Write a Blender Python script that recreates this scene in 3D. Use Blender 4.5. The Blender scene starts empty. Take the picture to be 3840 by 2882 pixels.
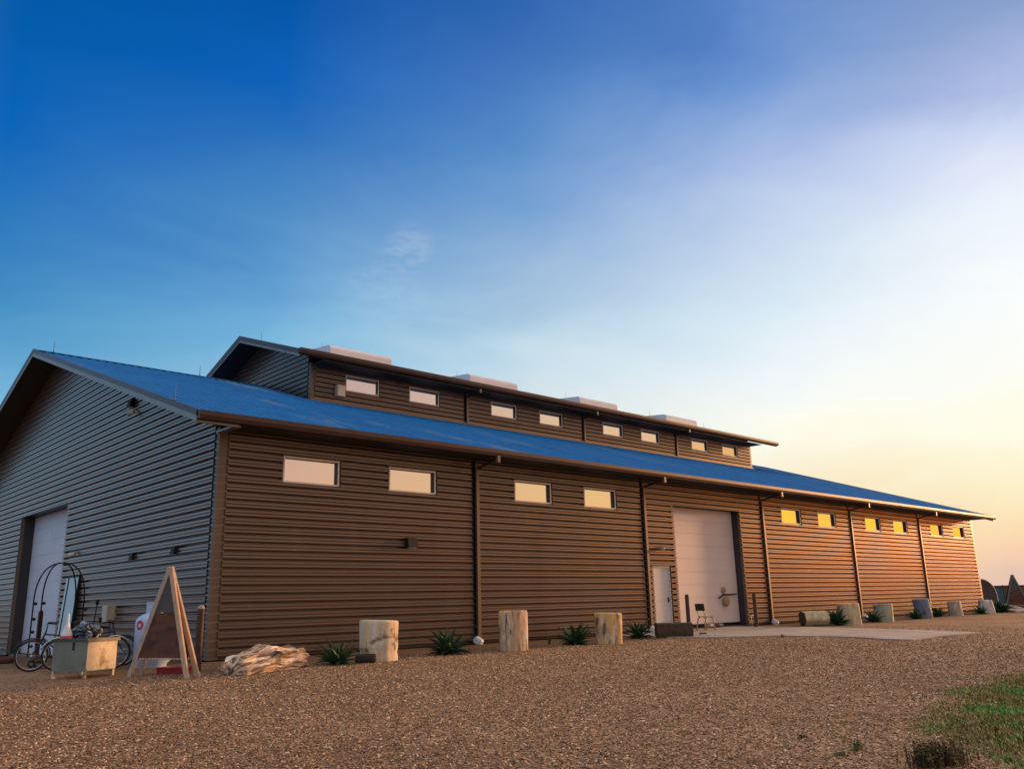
import bpy, math, random
import numpy as np
from mathutils import Vector, Matrix, Euler, noise
random.seed(7); rng = np.random.default_rng(11)
R = math.radians
scene = bpy.context.scene
col = scene.collection

# ------------------------------------------------------------------ helpers
class MB:
    def __init__(s): s.v = []; s.f = []; s.mi = []
    def add(s, vs, fs, m=0):
        b = len(s.v); s.v += [tuple(v) for v in vs]; s.f += [tuple(i + b for i in f) for f in fs]; s.mi += [m] * len(fs)
    def box(s, a, b, m=0, M=None):
        x0, y0, z0 = a; x1, y1, z1 = b
        vs = [(x0,y0,z0),(x1,y0,z0),(x1,y1,z0),(x0,y1,z0),(x0,y0,z1),(x1,y0,z1),(x1,y1,z1),(x0,y1,z1)]
        if M is not None: vs = [M @ Vector(v) for v in vs]
        s.add(vs, [(0,3,2,1),(4,5,6,7),(0,1,5,4),(1,2,6,5),(2,3,7,6),(3,0,4,7)], m)
    def tube(s, pts, r, n=8, m=0, cap=True):
        pts = [Vector(p) for p in pts]; rs = r if isinstance(r, (list, tuple)) else [r] * len(pts)
        rings = []; prev = None
        for i, p in enumerate(pts):
            t = (pts[min(i+1, len(pts)-1)] - pts[max(i-1, 0)]).normalized()
            if prev is None: a = t.orthogonal().normalized()
            else: a = (prev - t * prev.dot(t)).normalized()
            prev = a; b = t.cross(a)
            rings.append([p + (a * math.cos(2*math.pi*k/n) + b * math.sin(2*math.pi*k/n)) * rs[i] for k in range(n)])
        vs = [v for rg in rings for v in rg]; fs = []
        for i in range(len(pts)-1):
            for k in range(n):
                fs.append((i*n+k, i*n+(k+1)%n, (i+1)*n+(k+1)%n, (i+1)*n+k))
        if cap: fs += [tuple(range(n-1, -1, -1)), tuple(range((len(pts)-1)*n, len(pts)*n))]
        s.add(vs, fs, m)
    def lathe(s, prof, c=(0,0,0), n=24, m=0):
        vs = []; fs = []
        for r, z in prof:
            vs += [(c[0]+r*math.cos(2*math.pi*k/n), c[1]+r*math.sin(2*math.pi*k/n), c[2]+z) for k in range(n)]
        for i in range(len(prof)-1):
            for k in range(n): fs.append((i*n+k, i*n+(k+1)%n, (i+1)*n+(k+1)%n, (i+1)*n+k))
        fs += [tuple(range(n-1,-1,-1)), tuple(range((len(prof)-1)*n, len(prof)*n))]
        s.add(vs, fs, m)
    def torus(s, c, axis, R_, r, n=28, k=8, m=0):
        ax = Vector(axis).normalized(); a = ax.orthogonal().normalized(); b = ax.cross(a); c = Vector(c); vs = []; fs = []
        for i in range(n):
            d = a*math.cos(2*math.pi*i/n)+b*math.sin(2*math.pi*i/n)
            for j in range(k):
                q = 2*math.pi*j/k; vs.append(c + d*(R_+r*math.cos(q)) + ax*r*math.sin(q))
        for i in range(n):
            for j in range(k): fs.append((i*k+j, i*k+(j+1)%k, ((i+1)%n)*k+(j+1)%k, ((i+1)%n)*k+j))
        s.add(vs, fs, m)
    def build(s, name, mats, parent=None, smooth=False, loc=None, rot=None):
        me = bpy.data.meshes.new(name); me.from_pydata(s.v, [], s.f)
        if not isinstance(mats, (list, tuple)): mats = [mats]
        for m in mats: me.materials.append(m)
        if len(mats) > 1: me.polygons.foreach_set('material_index', s.mi)
        if smooth: me.polygons.foreach_set('use_smooth', [True]*len(me.polygons))
        me.update()
        o = bpy.data.objects.new(name, me); col.objects.link(o)
        if parent: o.parent = parent
        if loc is not None: o.location = loc
        if rot is not None: o.rotation_euler = rot
        return o
def smooth_by_angle(o, ang=40):
    me = o.data; me.polygons.foreach_set('use_smooth', [True]*len(me.polygons))
    try: me.set_sharp_from_angle(angle=R(ang))
    except Exception: pass
def tag(o, label, cat, group=None, kind=None):
    if label: o['label'] = label
    if cat: o['category'] = cat
    if group: o['group'] = group
    if kind: o['kind'] = kind
    return o
def thing(name, loc, rz=0, label=None, cat=None, group=None):
    o = bpy.data.objects.new(name, None); col.objects.link(o); o.empty_display_size = .2
    o.location = loc; o.rotation_euler = (0, 0, rz); return tag(o, label, cat, group)
def copy_tree(o, parent=None):
    c = o.copy(); col.objects.link(c); c.parent = parent
    for ch in list(o.children): copy_tree(ch, c)
    return c
def gz(x, y):
    dx = max(0, -x, x-46.5); dy = max(0, -y, y-27.7); d = math.hypot(dx, dy)
    return -0.10-0.024*max(0, min(d, 20.5)-2)-0.022*max(0, min(y-2, 20))

# ------------------------------------------------------------------ materials
def nd(nt, t, **kw):
    n = nt.nodes.new(t)
    for k, v in kw.items():
        if k in n.inputs.keys(): n.inputs[k].default_value = v
        else: setattr(n, k, v)
    return n
def srgb(r, g, b):
    f = lambda c: (c/255)/12.92 if c/255 <= .04045 else ((c/255+.055)/1.055)**2.4
    return (f(r), f(g), f(b), 1)
def ramp(nt, stops, fac=None, interp='LINEAR'):
    n = nt.nodes.new('ShaderNodeValToRGB'); cr = n.color_ramp; cr.interpolation = interp
    while len(cr.elements) < len(stops): cr.elements.new(1)
    for e, (p, c) in zip(cr.elements, stops):
        e.position = p; e.color = c if len(c) == 4 else (*c, 1)
    if fac is not None: nt.links.new(fac, n.inputs[0])
    return n
def mat(name, c1, c2=None, rough=.6, metal=0., scale=4., stretch=(1,1,1), lo=.35, hi=.65, bump=0., bscale=None, detail=6, coat=0, spec=.5, extra=None, rv=.0):
    m = bpy.data.materials.new(name); m.use_nodes = True; nt = m.node_tree; L = nt.links
    b = nt.nodes['Principled BSDF']; b.inputs['Roughness'].default_value = rough; b.inputs['Metallic'].default_value = metal
    b.inputs['Coat Weight'].default_value = coat; b.inputs['Coat Roughness'].default_value = .16; b.inputs['Specular IOR Level'].default_value = spec
    tc = nd(nt, 'ShaderNodeTexCoord'); mp = nd(nt, 'ShaderNodeMapping'); mp.inputs['Scale'].default_value = stretch
    L.new(tc.outputs['Object'], mp.inputs[0])
    nz = nd(nt, 'ShaderNodeTexNoise', Scale=scale, Detail=detail, Roughness=.62); L.new(mp.outputs[0], nz.inputs['Vector'])
    if c2 is None: c2 = tuple(x*.8 for x in c1[:3])
    rp = ramp(nt, [(lo, c1), (hi, c2)], nz.outputs[0]); out = rp.outputs[0]
    if extra:
        for (c3, sc, a, bb, st) in extra:
            mp2 = nd(nt, 'ShaderNodeMapping'); mp2.inputs['Scale'].default_value = st; mp2.inputs['Location'].default_value = (sc*3.1, 1.7, sc)
            L.new(tc.outputs['Object'], mp2.inputs[0])
            n2 = nd(nt, 'ShaderNodeTexNoise', Scale=sc, Detail=8, Roughness=.65); L.new(mp2.outputs[0], n2.inputs['Vector'])
            r2 = ramp(nt, [(a, (0,0,0,1)), (bb, (1,1,1,1))], n2.outputs[0])
            mx = nd(nt, 'ShaderNodeMix', data_type='RGBA'); L.new(r2.outputs[0], mx.inputs[0]); L.new(out, mx.inputs[6])
            mx.inputs[7].default_value = c3 if len(c3) == 4 else (*c3, 1); out = mx.outputs[2]
    L.new(out, b.inputs['Base Color'])
    if rv:
        mr = nd(nt, 'ShaderNodeMapRange'); mr.inputs[3].default_value = max(0.02, rough-rv); mr.inputs[4].default_value = rough+rv
        L.new(nz.outputs[0], mr.inputs[0]); L.new(mr.outputs[0], b.inputs['Roughness'])
    if bump:
        nb = nd(nt, 'ShaderNodeTexNoise', Scale=bscale or scale*4, Detail=8, Roughness=.6); L.new(mp.outputs[0], nb.inputs['Vector'])
        bp = nd(nt, 'ShaderNodeBump', Strength=bump, Distance=.02); L.new(nb.outputs[0], bp.inputs['Height']); L.new(bp.outputs[0], b.inputs['Normal'])
    return m

M = {}
M['siding'] = mat('bronze_siding', (.150,.108,.086), (.126,.090,.072), rough=.36, metal=.36, scale=.5, stretch=(.35,.35,6), lo=.3, hi=.7, detail=5, rv=.05, coat=.8, extra=[((.105,.07,.055), .9, .52, .78, (1,1,.14)), ((.19,.135,.10), 1.7, .60, .80, (.7,.7,.3))])
M['siding_end'] = M['siding']
M['trim'] = mat('bronze_trim', (.17,.125,.085), (.145,.105,.072), rough=.4, metal=.3, scale=2)
M['trim_dark'] = mat('dark_bronze_trim', (.062,.038,.034), (.048,.03,.027), rough=.38, metal=.3, scale=2)
M['rake'] = mat('grey_rake_trim', (.22,.22,.20), (.17,.17,.16), rough=.35, metal=.4, scale=2)
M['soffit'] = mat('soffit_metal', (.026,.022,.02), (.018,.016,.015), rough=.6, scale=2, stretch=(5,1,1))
M['roof'] = mat('blue_metal_roof', (.006,.20,.50), (.005,.165,.44), rough=.5, metal=.0, spec=.3, scale=.6, stretch=(1,.6,1), extra=[((.26,.34,.38), .35, .55, .76, (1.4,.30,1)), ((.008,.12,.36), 2.2, .5, .7, (1,.5,1)), ((.05,.24,.46), 5, .56, .75, (1,1,1))], rv=.12)
M['glass'] = mat('mirror_glass', (.96,.93,.86), (.94,.90,.83), rough=.04, metal=.97, scale=.3)
M['winframe'] = mat('pale_window_frame', (.82,.75,.68), (.76,.69,.62), rough=.45, scale=5)
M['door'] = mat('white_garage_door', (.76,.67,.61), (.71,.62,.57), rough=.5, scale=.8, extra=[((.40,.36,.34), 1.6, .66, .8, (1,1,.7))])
M['pdoor'] = mat('white_steel_door', (.60,.60,.60), (.55,.55,.55), rough=.45, scale=1.2)
M['shade_dark'] = mat('painted_shade', (.03,.032,.04), (.022,.024,.03), rough=.5, scale=3)  # near black puts the shade of jambs and downspout strips into the colour
M['black'] = mat('black_metal', (.010,.010,.012), (.016,.015,.015), rough=.6, spec=.25, scale=10)
M['vent'] = mat('white_ridge_vent', (.75,.73,.72), (.66,.64,.63), rough=.4, scale=1.5)
M['cream'] = mat('cream_box', (.55,.50,.40), (.46,.42,.33), rough=.5, scale=5)
M['concrete'] = mat('concrete', (.36,.32,.28), (.27,.24,.21), rough=.9, scale=1.2, bump=.25, bscale=25, extra=[((.20,.16,.13), .9, .58, .75, (1,1,1)), ((.43,.39,.35), 9, .55, .7, (1,1,1))])
M['found'] = mat('foundation_concrete', (.17,.165,.15), (.12,.115,.11), rough=.9, scale=2, bump=.2)
M['rust'] = mat('rusty_steel', (.045,.022,.016), (.09,.045,.028), rough=.8, scale=7, bump=.15)
M['chairwood'] = mat('tan_chair_tube', (.50,.30,.10), (.38,.20,.07), rough=.45, scale=12)
M['coil'] = mat('tan_coil', (.40,.29,.15), (.3,.2,.1), rough=.7, scale=9)
M['chairback'] = mat('dark_green_plate', (.015,.028,.024), (.02,.04,.03), rough=.5, scale=8)
M['wood_grey'] = mat('weathered_wood', (.50,.42,.34), (.27,.22,.19), rough=.85, scale=3, stretch=(14,14,1.2), bump=.3)
M['wood_lit'] = mat('sunlit_lumber', (.60,.44,.30), (.38,.25,.16), rough=.8, scale=3, stretch=(14,14,1.2), bump=.3)  # orange cream is sunlight put into the right legs' colour
M['board'] = mat('rusty_brown_board', (.085,.030,.018), (.13,.055,.032), rough=.85, scale=6, stretch=(1,1,3), extra=[((.035,.02,.018), 2.4, .5, .65, (1,1,2))])
M['board_grey'] = mat('grey_board', (.06,.065,.07), (.085,.08,.08), rough=.8, scale=7)
M['bulbs'] = mat('pale_beads', (.6,.5,.42), (.5,.42,.35), rough=.4)
M['redplastic'] = mat('red_plastic', (.42,.015,.012), (.3,.01,.01), rough=.45, scale=4)
M['tank'] = mat('blue_shaded_tank', (.42,.56,.78), (.36,.50,.70), rough=.35, scale=3)  # blue shade on the white tank is put into its colour
M['redring'] = mat('red_paint', (.55,.02,.04), (.5,.02,.03), rough=.5)
M['box_shaded'] = mat('shaded_box_metal', (.20,.23,.19), (.15,.175,.145), rough=.6, scale=3, extra=[((.10,.085,.05), 3, .62, .75, (1,1,1))])  # grey green holds the shade on the sides turned from the sun
M['box_lit'] = mat('rusted_sunlit_paint', (.66,.56,.38), (.55,.45,.29), rough=.6, scale=3, extra=[((.20,.12,.03), 3.2, .53, .66, (1,1,.6)), ((.06,.035,.02), 9, .62, .7, (1,1,1))])  # cream is sunlight put into the colour; the rust is real
M['lid'] = mat('dark_lid', (.045,.055,.06), (.07,.075,.07), rough=.5, scale=5)
M['tyre'] = mat('tyre_rubber', (.012,.012,.013), (.02,.02,.02), rough=.8)
M['chrome'] = mat('chrome', (.55,.58,.62), (.45,.48,.52), rough=.25, metal=.9)
M['bikeblue'] = mat('blue_bike_paint', (.02,.05,.16), (.02,.04,.12), rough=.35, coat=.3)
M['bikeblack'] = mat('black_bike_paint', (.01,.01,.014), (.015,.015,.02), rough=.35)
M['sky_glass'] = mat('painted_sky_panel', (.42,.56,.62), (.34,.48,.56), rough=.3, scale=1.5)  # pale blue is the sky's reflection painted on the panel
M['orange'] = mat('orange_paint', (.5,.09,.05), (.4,.07,.04), rough=.5)
M['white'] = mat('white_plastic', (.72,.74,.78), (.62,.65,.70), rough=.45)
M['tarp'] = mat('blue_black_tarp', (.20,.33,.45), (.012,.02,.035), rough=.5, scale=9, lo=.42, hi=.52)
M['darkrock'] = mat('dark_rock', (.018,.016,.016), (.035,.03,.028), rough=.8, scale=9, bump=.4)
M['bark'] = mat('dark_bark', (.10,.065,.035), (.035,.022,.015), rough=.9, scale=5, stretch=(4,4,.7), bump=.6, bscale=20)
M['darkend'] = mat('dark_end_grain', (.10,.06,.035), (.05,.03,.02), rough=.9, scale=5, bump=.5)
M['agave'] = mat('agave_leaf', (.012,.048,.018), (.024,.08,.026), rough=.5, scale=6)
M['yellow'] = mat('yellow_paint', (.6,.38,.01), (.5,.3,.01), rough=.5)
M['sackred'] = mat('dark_red_cloth', (.12,.02,.02), (.07,.015,.015), rough=.9)
M['slabstone'] = mat('dark_slab_stone', (.06,.045,.05), (.10,.07,.06), rough=.7, scale=3, bump=.4)
M['palestone'] = mat('pale_stone', (.62,.55,.45), (.45,.38,.31), rough=.8, scale=5, bump=.4)
M['rod'] = mat('rod_metal', (.12,.12,.13), (.1,.1,.11), rough=.4, metal=.6)
def stone(name, a, b, extra, st=(3,3,.8), bump=.55):
    return mat(name, a, b, rough=.8, scale=2.2, stretch=st, lo=.36, hi=.62, bump=bump, bscale=5, detail=9, extra=extra)
SM = [
 stone('petrified_tan', (.74,.52,.26), (.52,.45,.32), [((.62,.62,.58), 2.4, .50, .58, (2,2,.5)), ((.20,.125,.05), 2.2, .56, .66, (1,1,1.5)), ((.10,.06,.03), 7, .58, .66, (1,1,.5))]),
 stone('petrified_orange', (.72,.50,.28), (.34,.23,.14), [((.52,.54,.52), 3.0, .56, .62, (2,2,.5)), ((.13,.08,.05), 4, .55, .63, (2.5,2.5,.35)), ((.80,.66,.50), 5, .57, .65, (2,2,.4))]),
 stone('petrified_gold', (.74,.46,.12), (.44,.34,.26), [((.17,.10,.06), 4, .53, .62, (2,2,.6)), ((.74,.62,.48), 5, .54, .63, (2,2,.5))]),
 stone('petrified_cream', (.62,.51,.31), (.44,.35,.20), [((.22,.16,.08), 3, .55, .65, (2,2,.5)), ((.72,.62,.45), 5, .56, .66, (2,2,.6))]),
 stone('petrified_mossy', (.50,.43,.26), (.26,.29,.25), [((.12,.10,.05), 3, .54, .62, (1,1,1.3)), ((.30,.37,.44), 2, .52, .60, (1,1,1))]),
 stone('petrified_blue', (.14,.18,.28), (.22,.25,.34), [((.36,.36,.38), 4, .56, .66, (2,2,.5)), ((.06,.07,.11), 5, .58, .66, (2,2,.4))]),
 stone('petrified_pink', (.58,.44,.34), (.34,.27,.20), [((.66,.58,.50), 3, .52, .62, (3,3,.5)), ((.20,.13,.09), 5, .58, .66, (2,2,.5))]),
 stone('petrified_white', (.66,.58,.50), (.36,.33,.30), [((.78,.72,.64), 3, .52, .62, (3,3,.4)), ((.18,.14,.11), 5, .57, .66, (3,3,.35))]),
]
M['log'] = stone('petrified_log_stone', (.72,.56,.38), (.46,.34,.23), [((.86,.80,.70), 3.4, .53, .60, (.5,2,2)), ((.33,.22,.13), 3.0, .54, .60, (.45,3,3)), ((.11,.085,.08), 2.4, .50, .57, (.30,4,4))], st=(.5,5,5), bump=1.)

# gravel ground: coloured cells, dirt by the wall, fine bump
def ground_mat():
    m = bpy.data.materials.new('gravel'); m.use_nodes = True; nt = m.node_tree; L = nt.links
    b = nt.nodes['Principled BSDF']; b.inputs['Roughness'].default_value = .85; b.inputs['Specular IOR Level'].default_value = .3
    g = nd(nt, 'ShaderNodeNewGeometry'); P = g.outputs['Position']
    v = nd(nt, 'ShaderNodeTexVoronoi', Scale=38., Randomness=1.); L.new(P, v.inputs['Vector'])
    v2 = nd(nt, 'ShaderNodeTexVoronoi', Scale=13., Randomness=1.); L.new(P, v2.inputs['Vector'])
    sp = nd(nt, 'ShaderNodeSeparateColor'); L.new(v.outputs['Color'], sp.inputs[0])
    sp2 = nd(nt, 'ShaderNodeSeparateColor'); L.new(v2.outputs['Color'], sp2.inputs[0])
    r1 = ramp(nt, [(0, (.07,.038,.020)), (.3, (.19,.112,.064)), (.55, (.31,.19,.112)), (.8, (.47,.31,.19)), (1, (.78,.60,.42))], sp.outputs[0])
    r2 = ramp(nt, [(0, (.12,.068,.04)), (.5, (.29,.175,.105)), (1, (.50,.34,.22))], sp2.outputs[0])
    mx = nd(nt, 'ShaderNodeMix', data_type='RGBA'); mx.inputs[0].default_value = .4; L.new(r1.outputs[0], mx.inputs[6]); L.new(r2.outputs[0], mx.inputs[7])
    # broad worn patches
    n = nd(nt, 'ShaderNodeTexNoise', Scale=.35, Detail=6, Roughness=.6); L.new(P, n.inputs['Vector'])
    rr = ramp(nt, [(.32, (.70,.67,.58)), (.5, (.98,.95,.86)), (.68, (1.18,1.13,1.04))], n.outputs[0])
    mm = nd(nt, 'ShaderNodeMix', data_type='RGBA', blend_type='MULTIPLY'); mm.inputs[0].default_value = 1; L.new(mx.outputs[2], mm.inputs[6]); L.new(rr.outputs[0], mm.inputs[7])
    # bare earth strip by the walls
    sx = nd(nt, 'ShaderNodeSeparateXYZ'); L.new(P, sx.inputs[0])
    def absd(o, c, h):
        a = nd(nt, 'ShaderNodeMath', operation='SUBTRACT'); L.new(o, a.inputs[0]); a.inputs[1].default_value = c
        a2 = nd(nt, 'ShaderNodeMath', operation='ABSOLUTE'); L.new(a.outputs[0], a2.inputs[0])
        a3 = nd(nt, 'ShaderNodeMath', operation='SUBTRACT'); L.new(a2.outputs[0], a3.inputs[0]); a3.inputs[1].default_value = h
        return a3.outputs[0]
    dd = nd(nt, 'ShaderNodeMath', operation='MAXIMUM'); L.new(absd(sx.outputs[0], 23.25, 23.25), dd.inputs[0]); L.new(absd(sx.outputs[1], 13.85, 13.85), dd.inputs[1])
    n3 = nd(nt, 'ShaderNodeTexNoise', Scale=1.1, Detail=5); L.new(P, n3.inputs['Vector'])
    ad = nd(nt, 'ShaderNodeMath', operation='MULTIPLY_ADD'); L.new(n3.outputs[0], ad.inputs[0]); ad.inputs[1].default_value = 2.6; L.new(dd.outputs[0], ad.inputs[2])
    ms = nd(nt, 'ShaderNodeMapRange'); ms.inputs[1].default_value = 3.2; ms.inputs[2].default_value = 5.0; ms.inputs[3].default_value = 1; ms.inputs[4].default_value = 0; L.new(ad.outputs[0], ms.inputs[0])
    n4 = nd(nt, 'ShaderNodeTexNoise', Scale=14, Detail=8, Roughness=.7); L.new(P, n4.inputs['Vector'])
    dirt = ramp(nt, [(.3, (.055,.035,.018)), (.55, (.13,.08,.04)), (.75, (.24,.15,.085))], n4.outputs[0])
    mf = nd(nt, 'ShaderNodeMath', operation='MULTIPLY'); mf.inputs[1].default_value = .85; L.new(ms.outputs[0], mf.inputs[0])
    md = nd(nt, 'ShaderNodeMix', data_type='RGBA'); L.new(mf.outputs[0], md.inputs[0]); L.new(mm.outputs[2], md.inputs[6]); L.new(dirt.outputs[0], md.inputs[7])
    L.new(md.outputs[2], b.inputs['Base Color'])
    bp = nd(nt, 'ShaderNodeBump', Strength=1., Distance=.03); 
    iv = nd(nt, 'ShaderNodeMath', operation='SUBTRACT'); iv.inputs[0].default_value = 1; L.new(v.outputs['Distance'], iv.inputs[1])
    L.new(iv.outputs[0], bp.inputs['Height'])
    bp2 = nd(nt, 'ShaderNodeBump', Strength=.8, Distance=.05); L.new(sp2.outputs[1], bp2.inputs['Height']); L.new(bp.outputs[0], bp2.inputs['Normal'])
    L.new(bp2.outputs[0], b.inputs['Normal'])
    return m
def island_mat(name, stops, rough=.8, trans=0):
    m = bpy.data.materials.new(name); m.use_nodes = True; nt = m.node_tree
    b = nt.nodes['Principled BSDF']; b.inputs['Roughness'].default_value = rough; b.inputs['Specular IOR Level'].default_value = .3
    g = nd(nt, 'ShaderNodeNewGeometry'); rp = ramp(nt, stops, g.outputs['Random Per Island']); nt.links.new(rp.outputs[0], b.inputs['Base Color'])
    return m

# ------------------------------------------------------------------ ground
def axis(lo, hi, fine0, fine1, step, grow=1.35):
    a = list(np.arange(fine0, fine1+1e-6, step)); s = step
    x = fine1
    while x < hi: s *= grow; x += s; a.append(min(x, hi))
    s = step; x = fine0
    while x > lo: s *= grow; x -= s; a.insert(0, max(x, lo))
    return a
gx = axis(-3000, 3000, -14, 60, .5); gy = axis(-3000, 3000, -24, 30, .5)
g = MB(); nx = len(gx)
vs = [(x, y, gz(x, y)) for y in gy for x in gx]
fs = [(j*nx+i, j*nx+i+1, (j+1)*nx+i+1, (j+1)*nx+i) for j in range(len(gy)-1) for i in range(nx-1)]
g.add(vs, fs); go = g.build('gravel_ground', ground_mat(), smooth=True); tag(go, None, None, kind='structure')

# concrete apron in front of the garage door
slab = [(12.9,-.3),(12.7,-2.6),(13.5,-3.9),(14.5,-4.5),(15.4,-4.95),(16.0,-6.3),(16.1,-7.2),(15.75,-8.0),(15.9,-8.75),(17.6,-8.62),(19.2,-8.72),(20.7,-8.66),(21.2,-6.3),(20.85,-3.1),(20.4,-1.9),(20.3,-.3)]
b = MB(); n = len(slab)
b.add([(x,y,gz(x,y)+.035) for x,y in slab]+[(x,y,gz(x,y)-.08) for x,y in slab], [tuple(range(n))[::-1]]+[(i,(i+1)%n,(i+1)%n+n,i+n) for i in range(n)])
o = b.build('concrete_apron', M['concrete'])
import bmesh
bm = bmesh.new(); bm.from_mesh(o.data); bmesh.ops.triangulate(bm, faces=bm.faces[:]); bmesh.ops.recalc_face_normals(bm, faces=bm.faces[:]); bm.to_mesh(o.data); bm.free()
tag(o, None, None, kind='structure')
def in_slab(x, y):
    c = False; j = n-1
    for i in range(n):
        if (slab[i][1] > y) != (slab[j][1] > y) and x < (slab[j][0]-slab[i][0])*(y-slab[i][1])/(slab[j][1]-slab[i][1])+slab[i][0]: c = not c
        j = i
    return c

# loose stones lying on the gravel (stuff)
CAMP = (-8.47, -19.128)
def grass_w(x, y):
    # how grassy the near right corner of the yard is, 0..1
    edge = (-14.75-(1.15-x)*.85) if x < 1.15 else (-14.75+(x-1.15)*.30 if x < 4.6 else -13.72+min(.3, (x-4.6)*.1))
    edge += .30*noise.noise(Vector((x*.9, y*.9, 7)))+.15*noise.noise(Vector((x*3, y*3, 2)))
    return max(0., min(1., (edge - y)/.9))
def pebbles():
    N = 150000; V = np.zeros((N*6, 3), np.float32); k = 0
    base = np.array([(1,0,0),(-1,0,0),(0,1,0),(0,-1,0),(0,0,1),(0,0,-1)], float)
    while k < N:
        r = 5.2 + 30.*(rng.random()**1.5); a = R(46.9 + (rng.random()-.5)*74)
        if r > 22 and rng.random() < (r-22)/14: continue
        x = CAMP[0]+r*math.cos(a); y = CAMP[1]+r*math.sin(a)
        if y > -2.0 - 4.0*rng.random()**1.5 and x > -2: continue
        if x <= -2 and y > -2.4-2.5*rng.random()**1.5: continue
        if in_slab(x, y): continue
        if x > -.5 and rng.random() < grass_w(x, y)*.9: continue
        s = .0045 + .0085*rng.random()**3 + .00045*r
        sc = s*np.array([rng.uniform(.8,1.5), rng.uniform(.7,1.2), rng.uniform(.45,.8)])
        q = np.array(Euler((rng.uniform(-.5,.5), rng.uniform(-.5,.5), rng.uniform(0,6.28))).to_matrix())
        p = (base*(sc*rng.uniform(.8,1.2,(6,3)))) @ q.T
        V[k*6:k*6+6] = p + (x, y, gz(x, y)+s*.25); k += 1
    F = np.array([(0,2,4),(2,1,4),(1,3,4),(3,0,4),(2,0,5),(1,2,5),(3,1,5),(0,3,5)], np.int32)
    A = (F[None] + (np.arange(N, dtype=np.int32)*6)[:,None,None]).reshape(-1)
    me = bpy.data.meshes.new('loose_gravel'); me.vertices.add(N*6); me.vertices.foreach_set('co', V.reshape(-1))
    nf = N*8; me.loops.add(nf*3); me.loops.foreach_set('vertex_index', A); me.polygons.add(nf)
    me.polygons.foreach_set('loop_start', np.arange(0, nf*3, 3, dtype=np.int32)); me.polygons.foreach_set('loop_total', np.full(nf, 3, np.int32))
    me.update(); me.validate()
    me.materials.append(island_mat('loose_stone', [(0,(.06,.033,.017)),(.35,(.195,.114,.060)),(.65,(.345,.213,.120)),(.88,(.55,.37,.22)),(1,(.92,.74,.52))]))
    o = bpy.data.objects.new('loose_gravel', me); col.objects.link(o)
    tag(o, 'small brown and tan stones strewn over the gravel yard', 'gravel', kind='stuff')
pebbles()

# ------------------------------------------------------------------ the building
L_ = 7.755; NB = 6; XE = L_*NB; W = 27.66; YR = 13.83; SL = (10.15-5.27)/(13.83+.97)
OV = .97; XL = -.98; XRr = XE+1.0; ZG = 5.27; RT = .20
def zroof(y): return ZG + (min(y, W-y)+OV)*SL
bld = thing('metal_warehouse', (0,0,0), 0, 'long brown corrugated metal warehouse with a blue roof and a raised clerestory along its ridge', 'building')
PER = .195; D = .105
PROF = [(0,-D*.95),(.10,-D),(.27,-D),(.31,-D*.66),(.38,-D*.64),(.42,-D*.98),(.66,-D),(.73,-D*.85),(.775,-.004),(.80,0),(.88,0),(.925,-D*.08),(.98,-D*.85)]
def prof(z0, z1, phase=0.):
    pts = []
    k0 = int(math.floor((z0-phase)/PER))-1; k1 = int(math.ceil((z1-phase)/PER))+1
    for k in range(k0, k1):
        for a, o in PROF: pts.append((phase+(k+a)*PER, o))
    def at(z):
        for (za,oa),(zb,ob) in zip(pts, pts[1:]):
            if za <= z <= zb: return oa+(ob-oa)*(z-za)/(zb-za+1e-12)
        return 0
    return [(z0, at(z0))] + [(z,o) for z,o in pts if z0+1e-4 < z < z1-1e-4] + [(z1, at(z1))]
def siding(mb, a0, a1, z0, z1, openings, put):
    """corrugated sheet over [a0,a1]x[z0,z1] minus openings; put(a, off, z) -> 3d"""
    br = sorted({a0, a1} | {v for o in openings for v in o[:2] if a0 < v < a1})
    for xa, xb in zip(br, br[1:]):
        cuts = sorted([(o[2], o[3]) for o in openings if o[0] <= xa+1e-6 and o[1] >= xb-1e-6])
        z = z0; iv = []
        for c0, c1 in cuts:
            if c0 > z: iv.append((z, c0))
            z = max(z, c1)
        if z < z1: iv.append((z, z1))
        for za, zb in iv:
            p = prof(za, zb); nseg = max(1, int((xb-xa)/2.6))
            xs = [xa+(xb-xa)*i/nseg for i in range(nseg+1)]
            vs = [put(x, o, zz) for zz, o in p for x in xs]; m = nseg+1
            fs = [(i*m+j, i*m+j+1, (i+1)*m+j+1, (i+1)*m+j) for i in range(len(p)-1) for j in range(nseg)]
            mb.add(vs, fs)
WZ0, WZ1, WA, WB, WW = 3.965, 4.669, 1.567, 4.698, 1.64
wins = [(b_*L_+a, b_*L_+a+WW, WZ0, WZ1) for b_ in (0,1,3,4,5) for a in (WA, WB)]
PD = (15.86, 16.86, -.06, 2.14); BD = (17.25, 21.607, -.06, 4.324)
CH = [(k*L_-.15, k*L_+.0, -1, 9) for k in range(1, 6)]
front = MB(); siding(front, .16, XE-.12, -.06, 5.19, wins+[PD, BD]+CH, lambda a,o,z: (a, o, z)); front.build('front_wall', M['siding'], bld)
f = MB(); f.box((.02,.055,-.6),(XE-.02,.30,-.062)); f.build('foundation', M['found'], bld)
# back wall and interior-side backing
bk = MB(); siding(bk, .1, XE-.1, -.5, 5.19, [], lambda a,o,z: (a, W-o, z)); bk.build('rear_wall', M['siding'], bld)
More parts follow.
